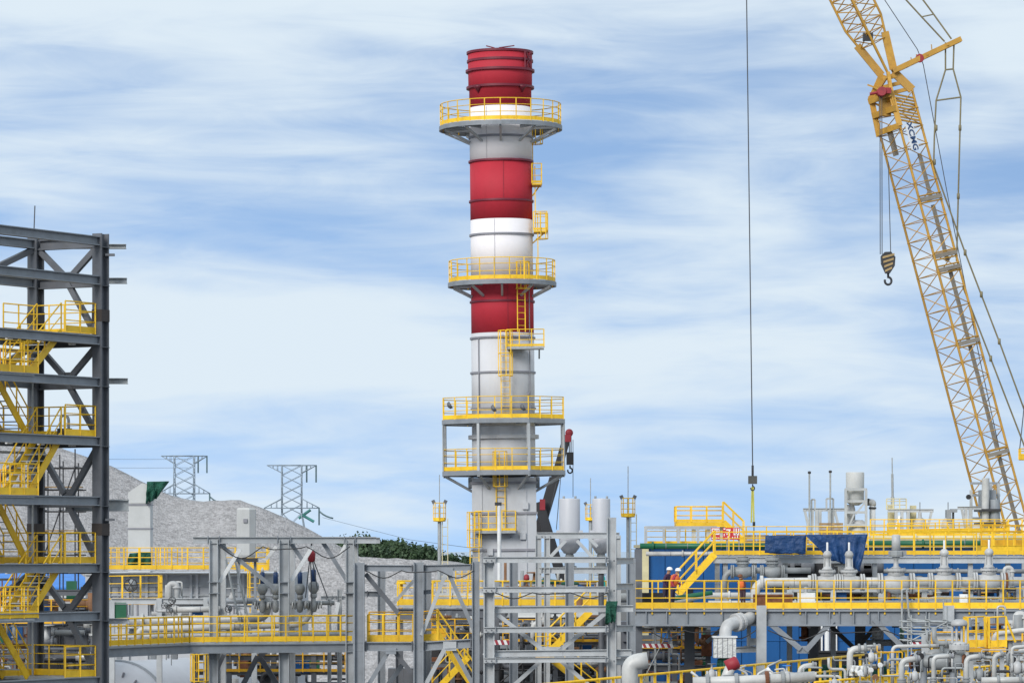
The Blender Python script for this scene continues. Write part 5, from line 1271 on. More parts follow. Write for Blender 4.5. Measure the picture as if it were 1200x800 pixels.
for k, x in enumerate((833.5, 847, 857)):
    w = 11 if k < 2 else 10.5; a = P(x, 632, D); b_ = P(x + w - .8, 618, D)
    bd = MB().box((a.x, D, a.z), (b_.x, D + .05, b_.z)).obj('sign_board', 'sign_red', sg)
    def stroke(u0, v0, u1, v1):
        MB().box((a.x + (b_.x - a.x) * u0, D - .012, a.z + (b_.z - a.z) * v0), (a.x + (b_.x - a.x) * u1, D - .002, a.z + (b_.z - a.z) * v1)).obj('character_stroke', 'panel_white', bd)
    if k == 0:
        for q in ((.06, .86, .94, .95), (.38, .30, .50, .86), (.06, .45, .16, .86), (.84, .42, .94, .86), (.16, .45, .38, .54), (.50, .42, .84, .52), (.60, .55, .72, .86), (.06, .08, .30, .18), (.40, .06, .62, .2), (.7, .08, .92, .18)): stroke(*q)
    elif k == 1:
        for q in ((.10, .84, .30, .95), (.40, .78, .90, .88), (.30, .56, .80, .66), (.70, .30, .82, .78), (.42, .40, .55, .52), (.30, .06, .85, .16), (.12, .30, .22, .5), (.55, .18, .66, .3)): stroke(*q)
    else:
        for q in ((.28, .48, .38, .95), (.52, .40, .66, .95), (.80, .48, .92, .95), (.28, .38, .92, .48), (.70, .08, .80, .36), (.10, .10, .2, .24), (.4, .08, .5, .28)): stroke(*q)
for x in (836, 852, 866): member('sign_post', P(x, 650, D + .08), P(x, 619, D + .08), .05, .05, sg, 'steel_mid', 'box')
sheetcloth('blue_sheet', 'flat dark blue sheet hung on the upper deck railing', [P(897, 627, 163), P(945, 627, 163), P(944, 648, 163), P(896, 648, 163)], 'blue_tarp', .03, 4, .08, 1)
sheetcloth('blue_sheet', 'large dark blue sheet draped low over the upper deck rail', [P(943, 626, 162.4), P(1017, 625.5, 162.4), P(1008, 668, 162.4), P(972, 655, 162.4)], 'blue_tarp', .03, 5, .16, 4, nu=24, nv=14)

# ================================================================== main pipe deck and upper deck
DD = 155.0
dk = thing('pipe_deck', 'grey steel pipe deck with yellow railing running to the right edge', 'walkway', P(960, 730, DD))
a, b_ = P(744, 713, DD), P(1235, 713, DD)
k_ = 0; x = a.x
while x < b_.x - .1:
    MB().box((x + .01, DD + .05, a.z - .05), (min(x + 1.99, b_.x), DD + 9, a.z)).obj('deck_plate', 'galvanised', dk); x += 2.0
member('edge_beam', a - UP * .36, b_ - UP * .36, .3, .66, dk, 'steel_mid', 'I'); member('edge_beam', a - UP * .36 + Vector((0, 9, 0)), b_ - UP * .36 + Vector((0, 9, 0)), .3, .6, dk, 'steel_dark', 'I')
for px in (757, 781, 805, 846, 868, 944, 972, 983, 1000, 1018, 1029, 1060, 1085, 1140, 1165, 1190): MB().box((P(px, 0, DD).x - .02, DD - .14, a.z - .66), (P(px, 0, DD).x + .02, DD - .02, a.z - .06)).obj('web_stiffener', 'steel_mid', dk)
railing(dk, [P(744, 713, DD - .05), P(886, 713, DD - .05)], 1.14, .68, toe=.24, pw=.06, drop=.22); railing(dk, [P(898, 713, DD - .05), P(1235, 713, DD - .05)], 1.14, .68, toe=.24, pw=.06, drop=.22)
railing(dk, [P(744, 711, DD + 8.8), P(1235, 711, DD + 8.8)], 1.1, 1.0, toe=.1)
for px, w in ((892, .40), (1111.5, .42)):
    p = P(px, 709, DD - .1); member('column', (p.x, p.y, 0), p, w, .42, dk, 'steel_light', 'I', up=(0, 1, .001))
for px in (808, 953, 1008, 1145): 
    p = P(px, 732, DD + 8.5); member('column', (p.x, p.y, 0), p, .42, .42, dk, 'steel_dark', 'I', up=(0, 1, .001))
member('column', (P(748, 0, DD + .4).x, DD + .4, 0), P(748, 643, DD + .4), .3, .3, dk, 'steel_dark', 'I', up=(0, 1, .001))
for x0, y0, x1, y1, w, dd, m in ((899, 727, 938, 760, .22, 0, 'steel_mid'), (976, 726, 944, 762, .2, 0, 'steel_mid'), (1024, 725, 1062, 762, .2, 0, 'steel_mid'), (966, 726, 1000, 758, .18, 8, 'black_metal'), (1030, 728, 1006, 758, .18, 8, 'black_metal'), (845, 737, 828, 752, .16, 4, 'steel_mid'), (1115, 735, 1090, 765, .18, 4, 'steel_mid')):
    member('brace', P(x0, y0, DD + dd), P(x1, y1, DD + dd), w, w, dk, m, 'box')
block('gusset_plate', P(941, 765, DD), .5, .06, .3, dk, 'steel_mid')
for px in (780, 830, 880, 930, 1000, 1050, 1100, 1160): member('cross_beam', P(px, 722, DD), P(px, 722, DD) + Vector((0, 9, 0)), .18, .3, dk, 'steel_dark', 'I')
# upper deck
UD = 164.0
ud = thing('upper_deck', 'yellow railed upper walkway above the row of large valves', 'walkway', P(1000, 655, UD))
a, b_ = P(836, 650.5, UD), P(1235, 650.5, UD)
MB().box((a.x, UD, a.z - .06), (b_.x, UD + 4.5, a.z)).obj('deck_plate', 'galvanised', ud)
member('edge_beam', a - UP * .2, b_ - UP * .2, .16, .26, ud, 'steel_light', 'I'); railing(ud, [P(836, 650, UD - .05), P(1235, 650, UD - .05)], .98, .66, toe=.17, pw=.05); railing(ud, [P(836, 650, UD + 4.4), P(1235, 650, UD + 4.4)], 1.0, .9, toe=.1)
for px in (840.5, 850, 884, 920, 1025, 1137, 1181): 
    for dd in (.2, 4.2): member('column', P(px, 712, UD + dd), P(px, 653, UD + dd), .2, .2, ud, 'steel_light', 'I', up=(0, 1, .001))
stair(ud, P(838, 649, UD - 1.2), P(795, 696, UD - 1.2), (0, 1, 0), 1.1, 'yellow', h=1.0)
member('stair_foot', P(794, 697, UD - 1.2), P(784, 711, UD - 1.2), .06, .26, ud, 'galvanised', 'box'); member('stair_foot', P(802, 692, UD - .1), P(790, 711, UD - .1), .06, .26, ud, 'galvanised', 'box')
# dark machinery below the upper deck
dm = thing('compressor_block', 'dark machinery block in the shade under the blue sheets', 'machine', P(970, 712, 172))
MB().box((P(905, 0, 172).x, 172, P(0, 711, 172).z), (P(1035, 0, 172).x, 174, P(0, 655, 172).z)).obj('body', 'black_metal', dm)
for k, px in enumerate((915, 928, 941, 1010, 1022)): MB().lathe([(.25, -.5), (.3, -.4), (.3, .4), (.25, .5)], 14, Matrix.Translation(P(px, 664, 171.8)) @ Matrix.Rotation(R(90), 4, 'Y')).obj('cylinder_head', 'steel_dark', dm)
# main process line with gate valves
GD = 158.5
pipeline('process_line', 'thick white process pipe through the row of large valves', [P(885, 716, GD), P(885, 682, GD), P(960, 681.5, GD), P(1235, 680.5, GD)], .19, 'pipe_white', [(1, .1), (1, .85)], bend=2.6)
def gate_valve(label, px, py, D, k=1.0, mt='valve_white', cap=True, group='large gate valves along the white process pipe', tall=True):
    s = S(D) * k; c = P(px, py, D); t = thing('gate_valve', label, 'valve', c, group); M = Matrix.Translation(c); MX = M @ Matrix.Rotation(R(90), 4, 'Y')
    MB().lathe([(7.5 * s, -14 * s), (8 * s, -10 * s), (10.5 * s, -5 * s), (11.2 * s, 0), (10.5 * s, 5 * s), (8 * s, 10 * s), (7.5 * s, 14 * s)], 22, MX).obj('body', mt, t)
    for sg in (-1, 1):
        f = disc('flange', c + Vector((sg * 15.5 * s, 0, 0)), (1, 0, 0), 11 * s, 2.6 * s, t, mt); disc('flange', c + Vector((sg * 18.6 * s, 0, 0)), (1, 0, 0), 11 * s, 2.4 * s, t, mt)
    MB().lathe([(8.5 * s, 6 * s), (9 * s, 12 * s), (8.8 * s, 13 * s)], 20, M).obj('bonnet', mt, t)
    b = disc('bonnet_flange', c + Vector((0, 0, 14 * s)), (0, 0, 1), 11 * s, 3 * s, t, mt)
    for q in range(8):
        a = q * math.pi / 4 + .3; p = c + Vector((10 * s * math.cos(a), 10 * s * math.sin(a), 14 * s)); bar('stud', p - UP * 2.4 * s, p + UP * 2.6 * s, .7 * s, b, 'valve_grey')
    if tall:
        MB().lathe([(8 * s, 16 * s), (5 * s, 19 * s), (3 * s, 20.5 * s), (3 * s, 31 * s), (3.8 * s, 33 * s)], 14, M).obj('yoke', mt, t)
        for sg in (-1, 1): bar('yoke_arm', c + Vector((sg * 4.2 * s, 0, 18 * s)), c + Vector((sg * 3.6 * s, 0, 33 * s)), .9 * s, t, mt)
        MB().lathe([(.5 * s, 30 * s), (4.2 * s, 31.5 * s), (5.6 * s, 34.5 * s), (5.6 * s, 36 * s), (4 * s, 39 * s), (1.6 * s, 40.5 * s)], 16, M).obj('gear_head', mt, t)
        bar('stem', c + UP * 40 * s, c + UP * 51 * s, 1.3 * s, t, 'panel_white')
    return t
gate_valve('white gate valve, first of the pair before the draped blue sheet', 969.5, 682, GD, .92)
gate_valve('white gate valve, second of the pair before the draped blue sheet', 995, 682, GD, .92)
gate_valve('white gate valve with tall stem left of the deck column', 1106.5, 681, GD, .95)
gate_valve('white gate valve with rusty flange nearest the right edge', 1159, 680.5, GD, .95)
disc('flange', P(1179, 680.5, GD), (1, 0, 0), .36, .12, bpy.data.objects['gate_valve.003'], 'rust')
gv = gate_valve('bulky grey actuated valve between the two gate valve pairs', 1050, 683, GD, 1.1, 'valve_white', tall=False)
c = P(1050, 683, GD); s = S(GD)
MB().lathe([(8 * s, 17 * s), (3 * s, 20 * s), (2.6 * s, 28 * s), (4.5 * s, 29 * s), (4.5 * s, 31 * s)], 14, Matrix.Translation(c)).obj('yoke', 'valve_white', gv)
MB().lathe([(8.5 * s, 31 * s), (9 * s, 33 * s), (9 * s, 37 * s), (8 * s, 38 * s)], 8, Matrix.Translation(c), smooth=False).obj('actuator_base', 'valve_grey', gv)
MB().lathe([(5.2 * s, 38 * s), (5.0 * s, 56 * s), (3 * s, 57 * s)], 14, Matrix.Translation(c)).obj('actuator', 'valve_white', gv)
MB().box((4 * s, -3 * s, 33 * s), (12 * s, 3 * s, 38 * s), Matrix.Translation(c)).obj('gearbox', 'valve_grey', gv)
# grey line with two valves further back on the left
pipeline('grey_line', 'grey pipe bending up to two grey valves under the upper deck', [P(848, 695, 163.2), P(850, 672, 163.2), P(862, 668, 163.2), P(905, 668, 163.2), P(950, 668, 163.2)], .13, 'valve_grey', [(2, .3)], bend=2.5)
for px, lb in ((870.5, 'left grey flanged valve under the head of the yellow stair'), (905, 'right grey flanged valve beside the open upper deck')):
    t = gate_valve(lb, px, 669.5, 163, .72, 'valve_grey', group='grey valves under the upper deck', tall=False)
    disc('top_flange', P(px, 655, 163), (0, 0, 1), .3, .12, t, 'valve_grey'); MB().lathe([(.26, 0), (.22, .3), (.26, .34)], 14, Matrix.Translation(P(px, 661, 163))).obj('neck', 'valve_grey', t)
# small pipes along the deck
pipeline('deck_pipe', 'white pipe lying low on the deck behind the left railing', [P(760, 704, 161), P(800, 704, 161), P(822, 697, 161), P(930, 697, 161)], .12, 'pipe_white', [(0, .4), (2, .3), (2, .6)])
pipeline('deck_pipe', 'second white pipe close above the deck plates', [P(830, 706, 160), P(1000, 706, 160), P(1230, 705, 160)], .10, 'pipe_white', [(0, .15), (0, .6), (1, .3), (1, .7)])
pipeline('deck_pipe', 'slim white pipe in the middle of the deck with a short bend', [P(1075, 703, 159.4), P(1100, 699, 159.4), P(1170, 700, 159.4)], .05, 'panel_white', [(0, .5)])
pipeline('teal_hose', 'green hose lying on the deck at the foot of the stair', [P(777, 703, 160.4), P(800, 699, 160.4), P(835, 694, 160.4)], .10, 'green_pipe')
for px, lb in ((1057, 'left'), (1062.5, 'right')):
    pipeline('drain_pipe', lb + ' one of two thin grey pipes bending down over the deck edge', [P(px + (6 if lb == 'left' else 3), 690, DD - .4), P(px, 690, DD - .4), P(px + (0 if lb == 'left' else 3), 738 if lb == 'left' else 725, DD - .4), P(px + 60, 742 if lb == 'left' else 731, DD - .4)], .045, 'galvanised', bend=4)
cab = thing('instrument_box', 'white instrument box on a stand between deck railing posts', 'box', P(945, 712, 157))
MB().box((-.36, -.12, 0), (.36, .12, .42), Matrix.Translation(P(945, 706, 157))).obj('case', 'white_paint', cab); MB().box((-.3, -.13, .05), (.3, -.122, .36), Matrix.Translation(P(945, 706, 157))).obj('lid', 'panel_white', cab)
for x in (-.3, .3): bar('leg', P(945, 713, 157) + Vector((x, 0, 0)), P(945, 706, 157) + Vector((x, 0, 0)), .03, cab, 'steel_mid')
cb2 = thing('junction_box', 'small grey junction box under the right gate valves', 'box', P(1129, 712, 157))
MB().box((-.16, -.1, 0), (.16, .1, .36), Matrix.Translation(P(1129, 706, 157))).obj('case', 'white_paint', cb2); bar('leg', P(1129, 713, 157), P(1129, 706, 157), .04, cb2, 'steel_mid'); disc('gauge', P(1129, 698, 156.88), (0, 1, 0), .08, .03, cb2, 'panel_white')
bx_ = thing('black_crate', 'black open crate behind the near end of the deck railing', 'crate', P(764, 712, 156.5))
q = P(764, 712, 156.5)
MB().box((-.45, -.3, 0), (.45, -.26, .62), Matrix.Translation(q)).box((-.45, .26, 0), (.45, .3, .62), Matrix.Translation(q)).box((-.45, -.26, 0), (-.4, .26, .62), Matrix.Translation(q)).box((.4, -.26, 0), (.45, .26, .62), Matrix.Translation(q)).obj('sides', 'black', bx_); MB().box((-.4, -.26, 0), (.4, .26, .05), Matrix.Translation(q)).obj('bottom', 'navy', bx_)
rp2 = thing('support_stool', 'rusty red pipe support beside the deck column', 'support', P(905, 712, 157))
MB().box((-.5, -.2, 0), (1.1, .2, .5), Matrix.Translation(P(897, 712, 157))).box((-.5, -.25, .5), (1.1, .25, .56), Matrix.Translation(P(897, 712, 157))).obj('stool_block', 'rust', rp2)
# elbow under the deck with wrapped box
pipeline('under_pipe', 'thick grey elbow under the deck running into the wrapped box', [P(850, 755, 153.5), P(850, 732, 153.5), P(876, 726, 154.5), P(886, 716, 156)], .25, 'valve_white', [(1, .5), (1, .65)], bend=2.2)
wb_ = thing('wrapped_box', 'white plastic wrapped box under the thick grey elbow', 'box', P(849, 770, 153))
q = P(849, 770, 153)
MB().box((-.44, -.4, 0), (.44, .4, .8), Matrix.Translation(q)).obj('box_body', 'wrap_white', wb_); MB().box((-.49, -.45, .8), (.49, .45, .86), Matrix.Translation(q)).obj('rim', 'white_paint', wb_)
for x in (-.3, -.1, .1, .3): MB().box((x - .012, -.415, .02), (x + .012, -.402, .78), Matrix.Translation(q)).obj('strap', 'ring_grey', wb_)
bar('support_leg', q + Vector((0, 0, -8.0)), q, .2, wb_, 'green_pipe')
sheetcloth('green_tarpaulin', 'dark green sheet wrapped below the white box', [P(841, 771, 152.8), P(856, 771, 152.8), P(850, 792, 152.8), P(838, 795, 152.8)], 'green_tarp', .1, 2, .1, 21)
for k, (px, lb) in enumerate(((847.5, 'left'), (877.5, 'right'))):
    t = thing('hanger', lb + ' pale square hanger post under the main deck edge', 'hanger', P(px, 734, DD + .5)); member('hanger_post', P(px, 757 if k else 745, DD + .5), P(px, 733, DD + .5), .16, .16, t, 'steel_light', 'box'); block('base_plate', P(px, 758 if k else 746, DD + .5), .4, .3, .06, t, 'steel_mid')
fs = thing('cantilever_bracket', 'light grey bracket beam beside the wrapped box', 'bracket', P(875, 765, DD)); member('bracket_beam', P(860, 761, DD + .3), P(890, 760, DD + .3), .2, .24, fs, 'steel_light', 'I'); block('bracket_plate', P(884, 756, DD + .2), .4, .1, .3, fs, 'steel_light')
for k, (x0, y0, x1) in enumerate(((755, 729, 792), (800, 730, 848))):
    pipeline('duct_pipe', ('dull grey pipe with open black end under the deck corner', 'rusty grey pipe hung beneath the deck left of the elbow')[k], [P(x0, y0, 166), P(x1, y0, 166)], .22 if k == 0 else .16, 'valve_grey' if k == 0 else 'pipe_silver', [(0, .2), (0, .95)], fmt='black_metal')
sa = thing('steel_tray', 'pale oval tray hung under the deck between the braces', 'tray', P(1000, 730, DD + 1))
MB().lathe([(.02, 0), (.8, .0), (.9, .3), (.82, .3), (.75, .05)], 20, Matrix.Translation(P(1001, 728, DD + 1.5))).obj('tray_body', 'valve_grey', sa); bar('hanger_rod', P(1001, 727, DD + 1.5), P(1001, 716, DD + 1.5), .05, sa, 'steel_mid')
for px in (800, 1057): 
    pipeline('green_riser', 'green riser pipe below the deck ' + ('left of the elbow' if px == 800 else 'right of the tray'), [P(px + (26 if px == 800 else 0), 735, 170), P(px + (26 if px == 800 else 0), 800, 170)], .10, 'green_pipe', [(0, .3)])
pipeline('low_header', 'grey header pipe with branch low under the deck braces', [P(1015, 753, 160), P(1060, 752, 160), P(1110, 753, 160)], .14, 'valve_grey', [(0, .2), (0, .7)]); pipeline('branch_pipe', 'short white branch rising from the low header', [P(1026, 750, 160.2), P(1026, 735, 160.2)], .16, 'valve_white', [(0, .2)])

# ================================================================== rooftop gear of the blue building
RD = 192.0
def gantry(label, px0, px1, y0, y1, legs, D, mt='steel_light', slant=()):
    t = thing('roof_gantry', label, 'gantry', P((px0 + px1) / 2, y1, D), 'grey gantries on the blue roof')
    for dd in (0, 1.4):
        member('top_beam', P(px0, y0, D + dd), P(px1, y0, D + dd), .14, .16, t, mt, 'I')
        for x in legs: member('leg', P(x, y1, D + dd), P(x, y0, D + dd), .15, .15, t, mt, 'I', up=(0, 1, .001))
    for x0, x1 in slant: member('brace', P(x0, y0, D), P(x1, y1 - 8, D), .12, .12, t, mt, 'box')
    for x in legs: member('cross_beam', P(x, y0, D), P(x, y0, D + 1.4), .12, .12, t, mt, 'box')
    return t
ga = gantry('grey roof gantry with stub masts left of the silencer', 941, 992, 597, 638, (952, 957, 961, 972, 976), RD, slant=((943, 950), (978, 986)))
for x, y in ((948.5, 554), (973, 553)): 
    bar('lightning_rod', P(x, 638, RD - .3), P(x, y, RD - .3), .045, ga, 'galvanised'); MB().lathe([(.02, 0), (.08, .02), (.08, .12), (.02, .14)], 8, Matrix.Translation(P(x, y + 1, RD - .3))).obj('rod_tip', 'black_metal', ga)
for x0, x1, y in ((951, 955, 585), (968.5, 976.5, 584)): member('stub_frame', P(x0, 597, RD), P(x0, y, RD), .09, .09, ga, 'steel_light', 'box'); member('stub_frame', P(x1, 597, RD), P(x1, y, RD), .09, .09, ga, 'steel_light', 'box'); member('stub_frame', P(x0, y, RD), P(x1, y, RD), .09, .09, ga, 'steel_light', 'box')
si = thing('silencer_tower', 'tall pale silencer in an open steel tower on the blue roof', 'silencer', P(1002, 638, RD))
z = lambda y: P(0, y, RD).z
cxs = P(1002, 0, RD).x
MB().lathe([(.2, z(592)), (.45, z(588)), (.46, z(554)), (.44, z(553))], 20, Matrix.Translation((cxs + .0, RD, 0))).obj('shell', 'duct_white', si)
MB().lathe([(.26, z(638)), (.26, z(596)), (.2, z(591))], 14, Matrix.Translation((cxs - .25, RD, 0))).obj('inlet', 'valve_white', si)
for x in (991, 1015):
    for dd in (-.7, .7): member('tower_leg', P(x, 638, RD + dd), P(x, 573, RD + dd), .12, .12, si, 'steel_light', 'box')
for y in (573, 587, 600, 615):
    for dd in (-.7, .7): member('tower_tie', P(991, y, RD + dd), P(1015, y, RD + dd), .1, .12, si, 'steel_light', 'box')
    for x in (991, 1015): member('tower_tie', P(x, y, RD - .7), P(x, y, RD + .7), .1, .1, si, 'steel_light', 'box')
member('tower_brace', P(1014, 588, RD - .7), P(1003, 602, RD - .7), .08, .08, si, 'steel_light', 'box'); member('tower_brace', P(992, 622, RD - .7), P(1001, 602, RD - .7), .08, .08, si, 'steel_light', 'box')
MB().lathe([(.4, z(640)), (.5, z(630)), (.4, z(612)), (.2, z(609))], 16, Matrix.Translation(P(1006, 0, RD - .2) * Vector((1, 1, 0)))).obj('damper_body', 'valve_white', si)
vn = thing('roof_vent', 'white vent pipe with black open elbow right of the silencer tower', 'vent', P(1022, 638, RD))
pipe('vent_shaft', [P(1022.5, 640, RD), P(1022.5, 590, RD)], .15, vn, 'white_paint')
pipe('vent_elbow', [P(1022.5, 592, RD), P(1023, 588.5, RD), P(1018, 588, RD)], .17, vn, 'valve_white', 1.5); disc('vent_mouth', P(1017.5, 588, RD), (1, .6, 0), .18, .06, vn, 'black'); disc('shaft_band', P(1022.5, 595, RD), (0, 0, 1), .19, .1, vn, 'black_metal')
gb = gantry('grey roof gantry with yellow railed landing beside the spiked mast', 1040, 1094, 598, 640, (1050, 1057, 1064), RD, slant=((1092, 1084),))
railing(gb, [P(1039, 597, RD), P(1062, 597, RD)], .55, .35, mt='cream', toe=.05); member('white_brace', P(1054, 604, RD - .2), P(1046, 632, RD - .2), .1, .1, gb, 'panel_white', 'box')
for x in (1044, 1070): member('leg', P(x, 636, RD + .7), P(x, 592, RD + .7), .3, .3, gb, 'cream', 'box')
mm = thing('lightning_mast', 'slim spiked lightning mast above the blue roof', 'mast', P(1046, 640, RD + 1)); bar('mast_foot', P(1046, 650, RD + 1), P(1046, 582, RD + 1), .09, mm, 'galvanised'); bar('mast_middle', P(1046, 582, RD + 1), P(1045.6, 555, RD + 1), .06, mm, 'galvanised'); bar('mast_spike', P(1045.6, 555, RD + 1), P(1045.4, 536, RD + 1), .03, mm, 'galvanised')
for k, (x, lb) in enumerate(((1078, 'left dome capped vent before the boom'), (1111, 'right dome capped vent with square hood before the boom'))):
    t = thing('dome_vent', lb, 'vent', P(x, 640, RD)); q = P(x, 0, RD) * Vector((1, 1, 0))
    MB().lathe([(.34, z(640)), (.34, z(614)), (.24, z(608)), (.1, z(606)), (.08, z(600))], 16, Matrix.Translation(q)).obj('dome', 'valve_white', t)
    bar('needle', P(x, 601, RD), P(x, 588, RD), .025, t, 'steel_mid')
    if k: MB().box((-.1, -.4, z(612)), (.12, .4, z(597)), Matrix.Translation(q)).box((.12, -.4, z(600)), (.42, .4, z(596)), Matrix.Translation(q)).obj('hood', 'steel_mid', t); member('hood_leg', P(1117, 616, RD), P(1117, 597, RD), .1, .1, t, 'steel_dark', 'box')
ge = gantry('grey roof gantry with thick post at the boom foot', 1122, 1150, 595, 640, (1132, 1137), RD, slant=((1127, 1134),))
for x in (1060, 1150): pass
ct = thing('pipe_bundle_tower', 'cluttered grey pipe tower seen through the crane boom', 'pipe tower', P(1160, 640, 200))
for x in (1138, 1150, 1161, 1170): member('tower_leg', P(x, 645, 200), P(x, 566 + (x % 3) * 8, 200), .14, .14, ct, 'steel_light', 'I')
for y in (560, 574, 588, 601, 615, 628): member('tower_tie', P(1137, y + 6, 200), P(1172, y + 6, 200), .12, .12, ct, 'steel_mid', 'box')
MB().box((P(1148, 0, 200).x, 199.4, P(0, 600, 200).z), (P(1166, 0, 200).x, 200.6, P(0, 574, 200).z)).obj('hopper', 'steel_mid', ct); bar('riser', P(1155, 645, 199), P(1155, 560, 199), .2, ct, 'valve_white'); bar('riser', P(1166, 645, 199), P(1166, 585, 199), .26, ct, 'steel_mid')
for y in (596, 612): MB().box((P(1146, 0, 199).x, 198.6, P(0, y + 3, 199).z), (P(1172, 0, 199).x, 200.8, P(0, y, 199).z)).obj('tower_deck', 'black_metal', ct)
disc('lamp', P(1135, 582, 199), (0, 1, 0), .13, .2, ct, 'black')
yb = thing('yellow_landing', 'yellow railed landing at the foot of the crane boom', 'platform', P(1170, 640, 180))
for yy in (180, 182): railing(yb, [P(1150, 640, yy), P(1230, 640, yy)], 1.0, .55, toe=.3, mt='yellow_deep')
MB().box((P(1150, 0, 180).x, 180, P(0, 640, 180).z - .2), (P(1230, 0, 180).x, 182.2, P(0, 640, 180).z)).obj('deck_plate', 'yellow', yb)
railing(yb, [P(1040, 626, 189), P(1180, 624, 189)], .55, .6, toe=.22, mt='yellow')
for x in (1156, 1200): member('leg', Vector((P(x, 0, 180.8).x, 180.8, 0)), P(x, 641, 180.8), .2, .2, yb, 'steel_light', 'I')

# ================================================================== foreground at the lower right
fg = thing('diagonal_railing', 'long yellow railing climbing diagonally across the lower right', 'railing', P(900, 800, 136))
A0, A1 = P(630, 802, 114.5), P(1112, 757.5, 159 * .93)
A1 = Vector((A1.x, 147.0, A0.z)); 
# keep it level: the far end is where a level rail meets the photo's line
yy = (ZC - A0.z) * F / (757.5 - HOR); A1 = P(1112, 757.5, yy)
d_ = (A1 - A0); top0, top1 = A0, A1
railing(fg, [A0 - UP * 1.1, A1 - UP * 1.1], 1.1, 1.35, toe=.15, pw=.09, r=.045, mids=1)
MB().quadstrip([[p - UP * 1.2 for p in (A0, A1, A1 + Vector((.6, -1.2, 0)), A0 + Vector((.6, -1.2, 0)))], [p - UP * 1.1 for p in (A0, A1, A1 + Vector((.6, -1.2, 0)), A0 + Vector((.6, -1.2, 0)))]], smooth=False).obj('deck_plate', 'galvanised', fg)
for t in (.1, .35, .6, .85): q = A0.lerp(A1, t); member('leg', Vector((q.x, q.y, 0)), q - UP * 1.2, .25, .25, fg, 'steel_mid', 'I')
fg2 = thing('near_railing', 'yellow railing nearest the lower right corner', 'railing', P(1100, 800, 118))
B0, B1 = P(955, 799, 112), P(1160, 780, 112 * 154 / 135); B2 = Vector((B1.x + 3, B1.y + .3, B1.z)); B0 = Vector((B0.x, B0.y, B1.z))
railing(fg2, [B0 - UP * 1.1, B1 - UP * 1.1, B2 - UP * 1.1], 1.1, .62, toe=.15, pw=.08, r=.04, mids=1)
MB().quadstrip([[p - UP * 1.2 for p in (B0, B1, B1 + Vector((0, 2.5, 0)), B0 + Vector((0, 2.5, 0)))], [p - UP * 1.1 for p in (B0, B1, B1 + Vector((0, 2.5, 0)), B0 + Vector((0, 2.5, 0)))]], smooth=False).obj('deck_plate', 'galvanised', fg2)
for t in (.1, .9): q = B0.lerp(B1, t); member('leg', Vector((q.x, q.y + 1, 0)), q + Vector((0, 1, -1.2)), .25, .25, fg2, 'steel_mid', 'I')
ND = 112.0
def bend_pipe(name, label, pts, r, mt='pipe_white', D=ND, fl=(), bend=2.4):
    if name == 'gooseneck': r *= .88; fl = list(fl) + [(0, .35), (0, .42), (len(pts) - 2, .8)]
    t = pipeline(name, label, [P(x, y, D) for x, y in pts], r, mt, fl, bend=bend, fmt='valve_grey')
    if name == 'gooseneck':
        e = P(*pts[-1], D); e0 = P(*pts[-2], D); disc('mouth', e, e - e0, r * .9, .02, t, 'black'); disc('mouth_ring', e - (e - e0).normalized() * .05, e - e0, r * 1.15, .05, t, 'ring_grey')
    return t
bend_pipe('large_elbow', 'large white elbow pipe rising before the diagonal railing', [(738, 830), (738, 776), (759, 773)], .24, 'pipe_white', 110, [(0, .2)])
bend_pipe('gooseneck', 'thin white gooseneck with grey end in front of the green netting', [(937, 805), (937, 780.5), (957, 778)], .085, 'pipe_white', 120, bend=3)
bend_pipe('gooseneck', 'thick white gooseneck with flanged end beside the green netting', [(996, 812), (996, 760), (1032, 758)], .12, 'pipe_white', 124, [(1, .3), (1, .5)], bend=2.2)
bend_pipe('gooseneck', 'slim white gooseneck with long horizontal arm by the striped barrier', [(1046, 800), (1046, 757), (1100, 756)], .07, 'pipe_white', 126, bend=3)
bend_pipe('gooseneck', 'white gooseneck at the flanged filter body', [(1056.5, 812), (1056.5, 773), (1078, 771)], .10, 'pipe_white', 112, bend=2.4)
bend_pipe('gooseneck', 'middle white gooseneck right of the flanged filter', [(1094, 812), (1094, 769), (1118, 768)], .075, 'pipe_white', 112, bend=2.4)
bend_pipe('gooseneck', 'white gooseneck under the small yellow cage', [(1132.5, 812), (1132.5, 770), (1152, 768)], .085, 'pipe_white', 112, bend=2.4)
bend_pipe('gooseneck', 'white gooseneck between the cage and the corner', [(1165, 812), (1165, 768), (1176, 765)], .08, 'pipe_white', 112, bend=2.4)
bend_pipe('gooseneck', 'white gooseneck high behind the small yellow cage', [(1165.5, 760), (1165.5, 742), (1200, 738), (1215, 737)], .10, 'pipe_white', 124, bend=2.4)
bend_pipe('gooseneck', 'thin white pipe bending in from the right edge', [(1186, 800), (1186, 758), (1215, 756)], .06, 'pipe_white', 113, bend=2.4)
bend_pipe('bottom_pipe', 'white flanged pipe lying along the bottom edge of the picture', [(812, 799), (880, 797), (955, 792)], .16, 'pipe_white', 114, [(0, .25), (0, .75), (1, .5)])
disc('rusty_flange', P(899, 795, 114), (1, 0, .05), .24, .12, bpy.data.objects['bottom_pipe'], 'rust')
bend_pipe('bottom_pipe', 'long white pipe low along the right bottom corner', [(1150, 797), (1215, 796)], .10, 'pipe_white', 109, [(0, .3), (0, .7)])
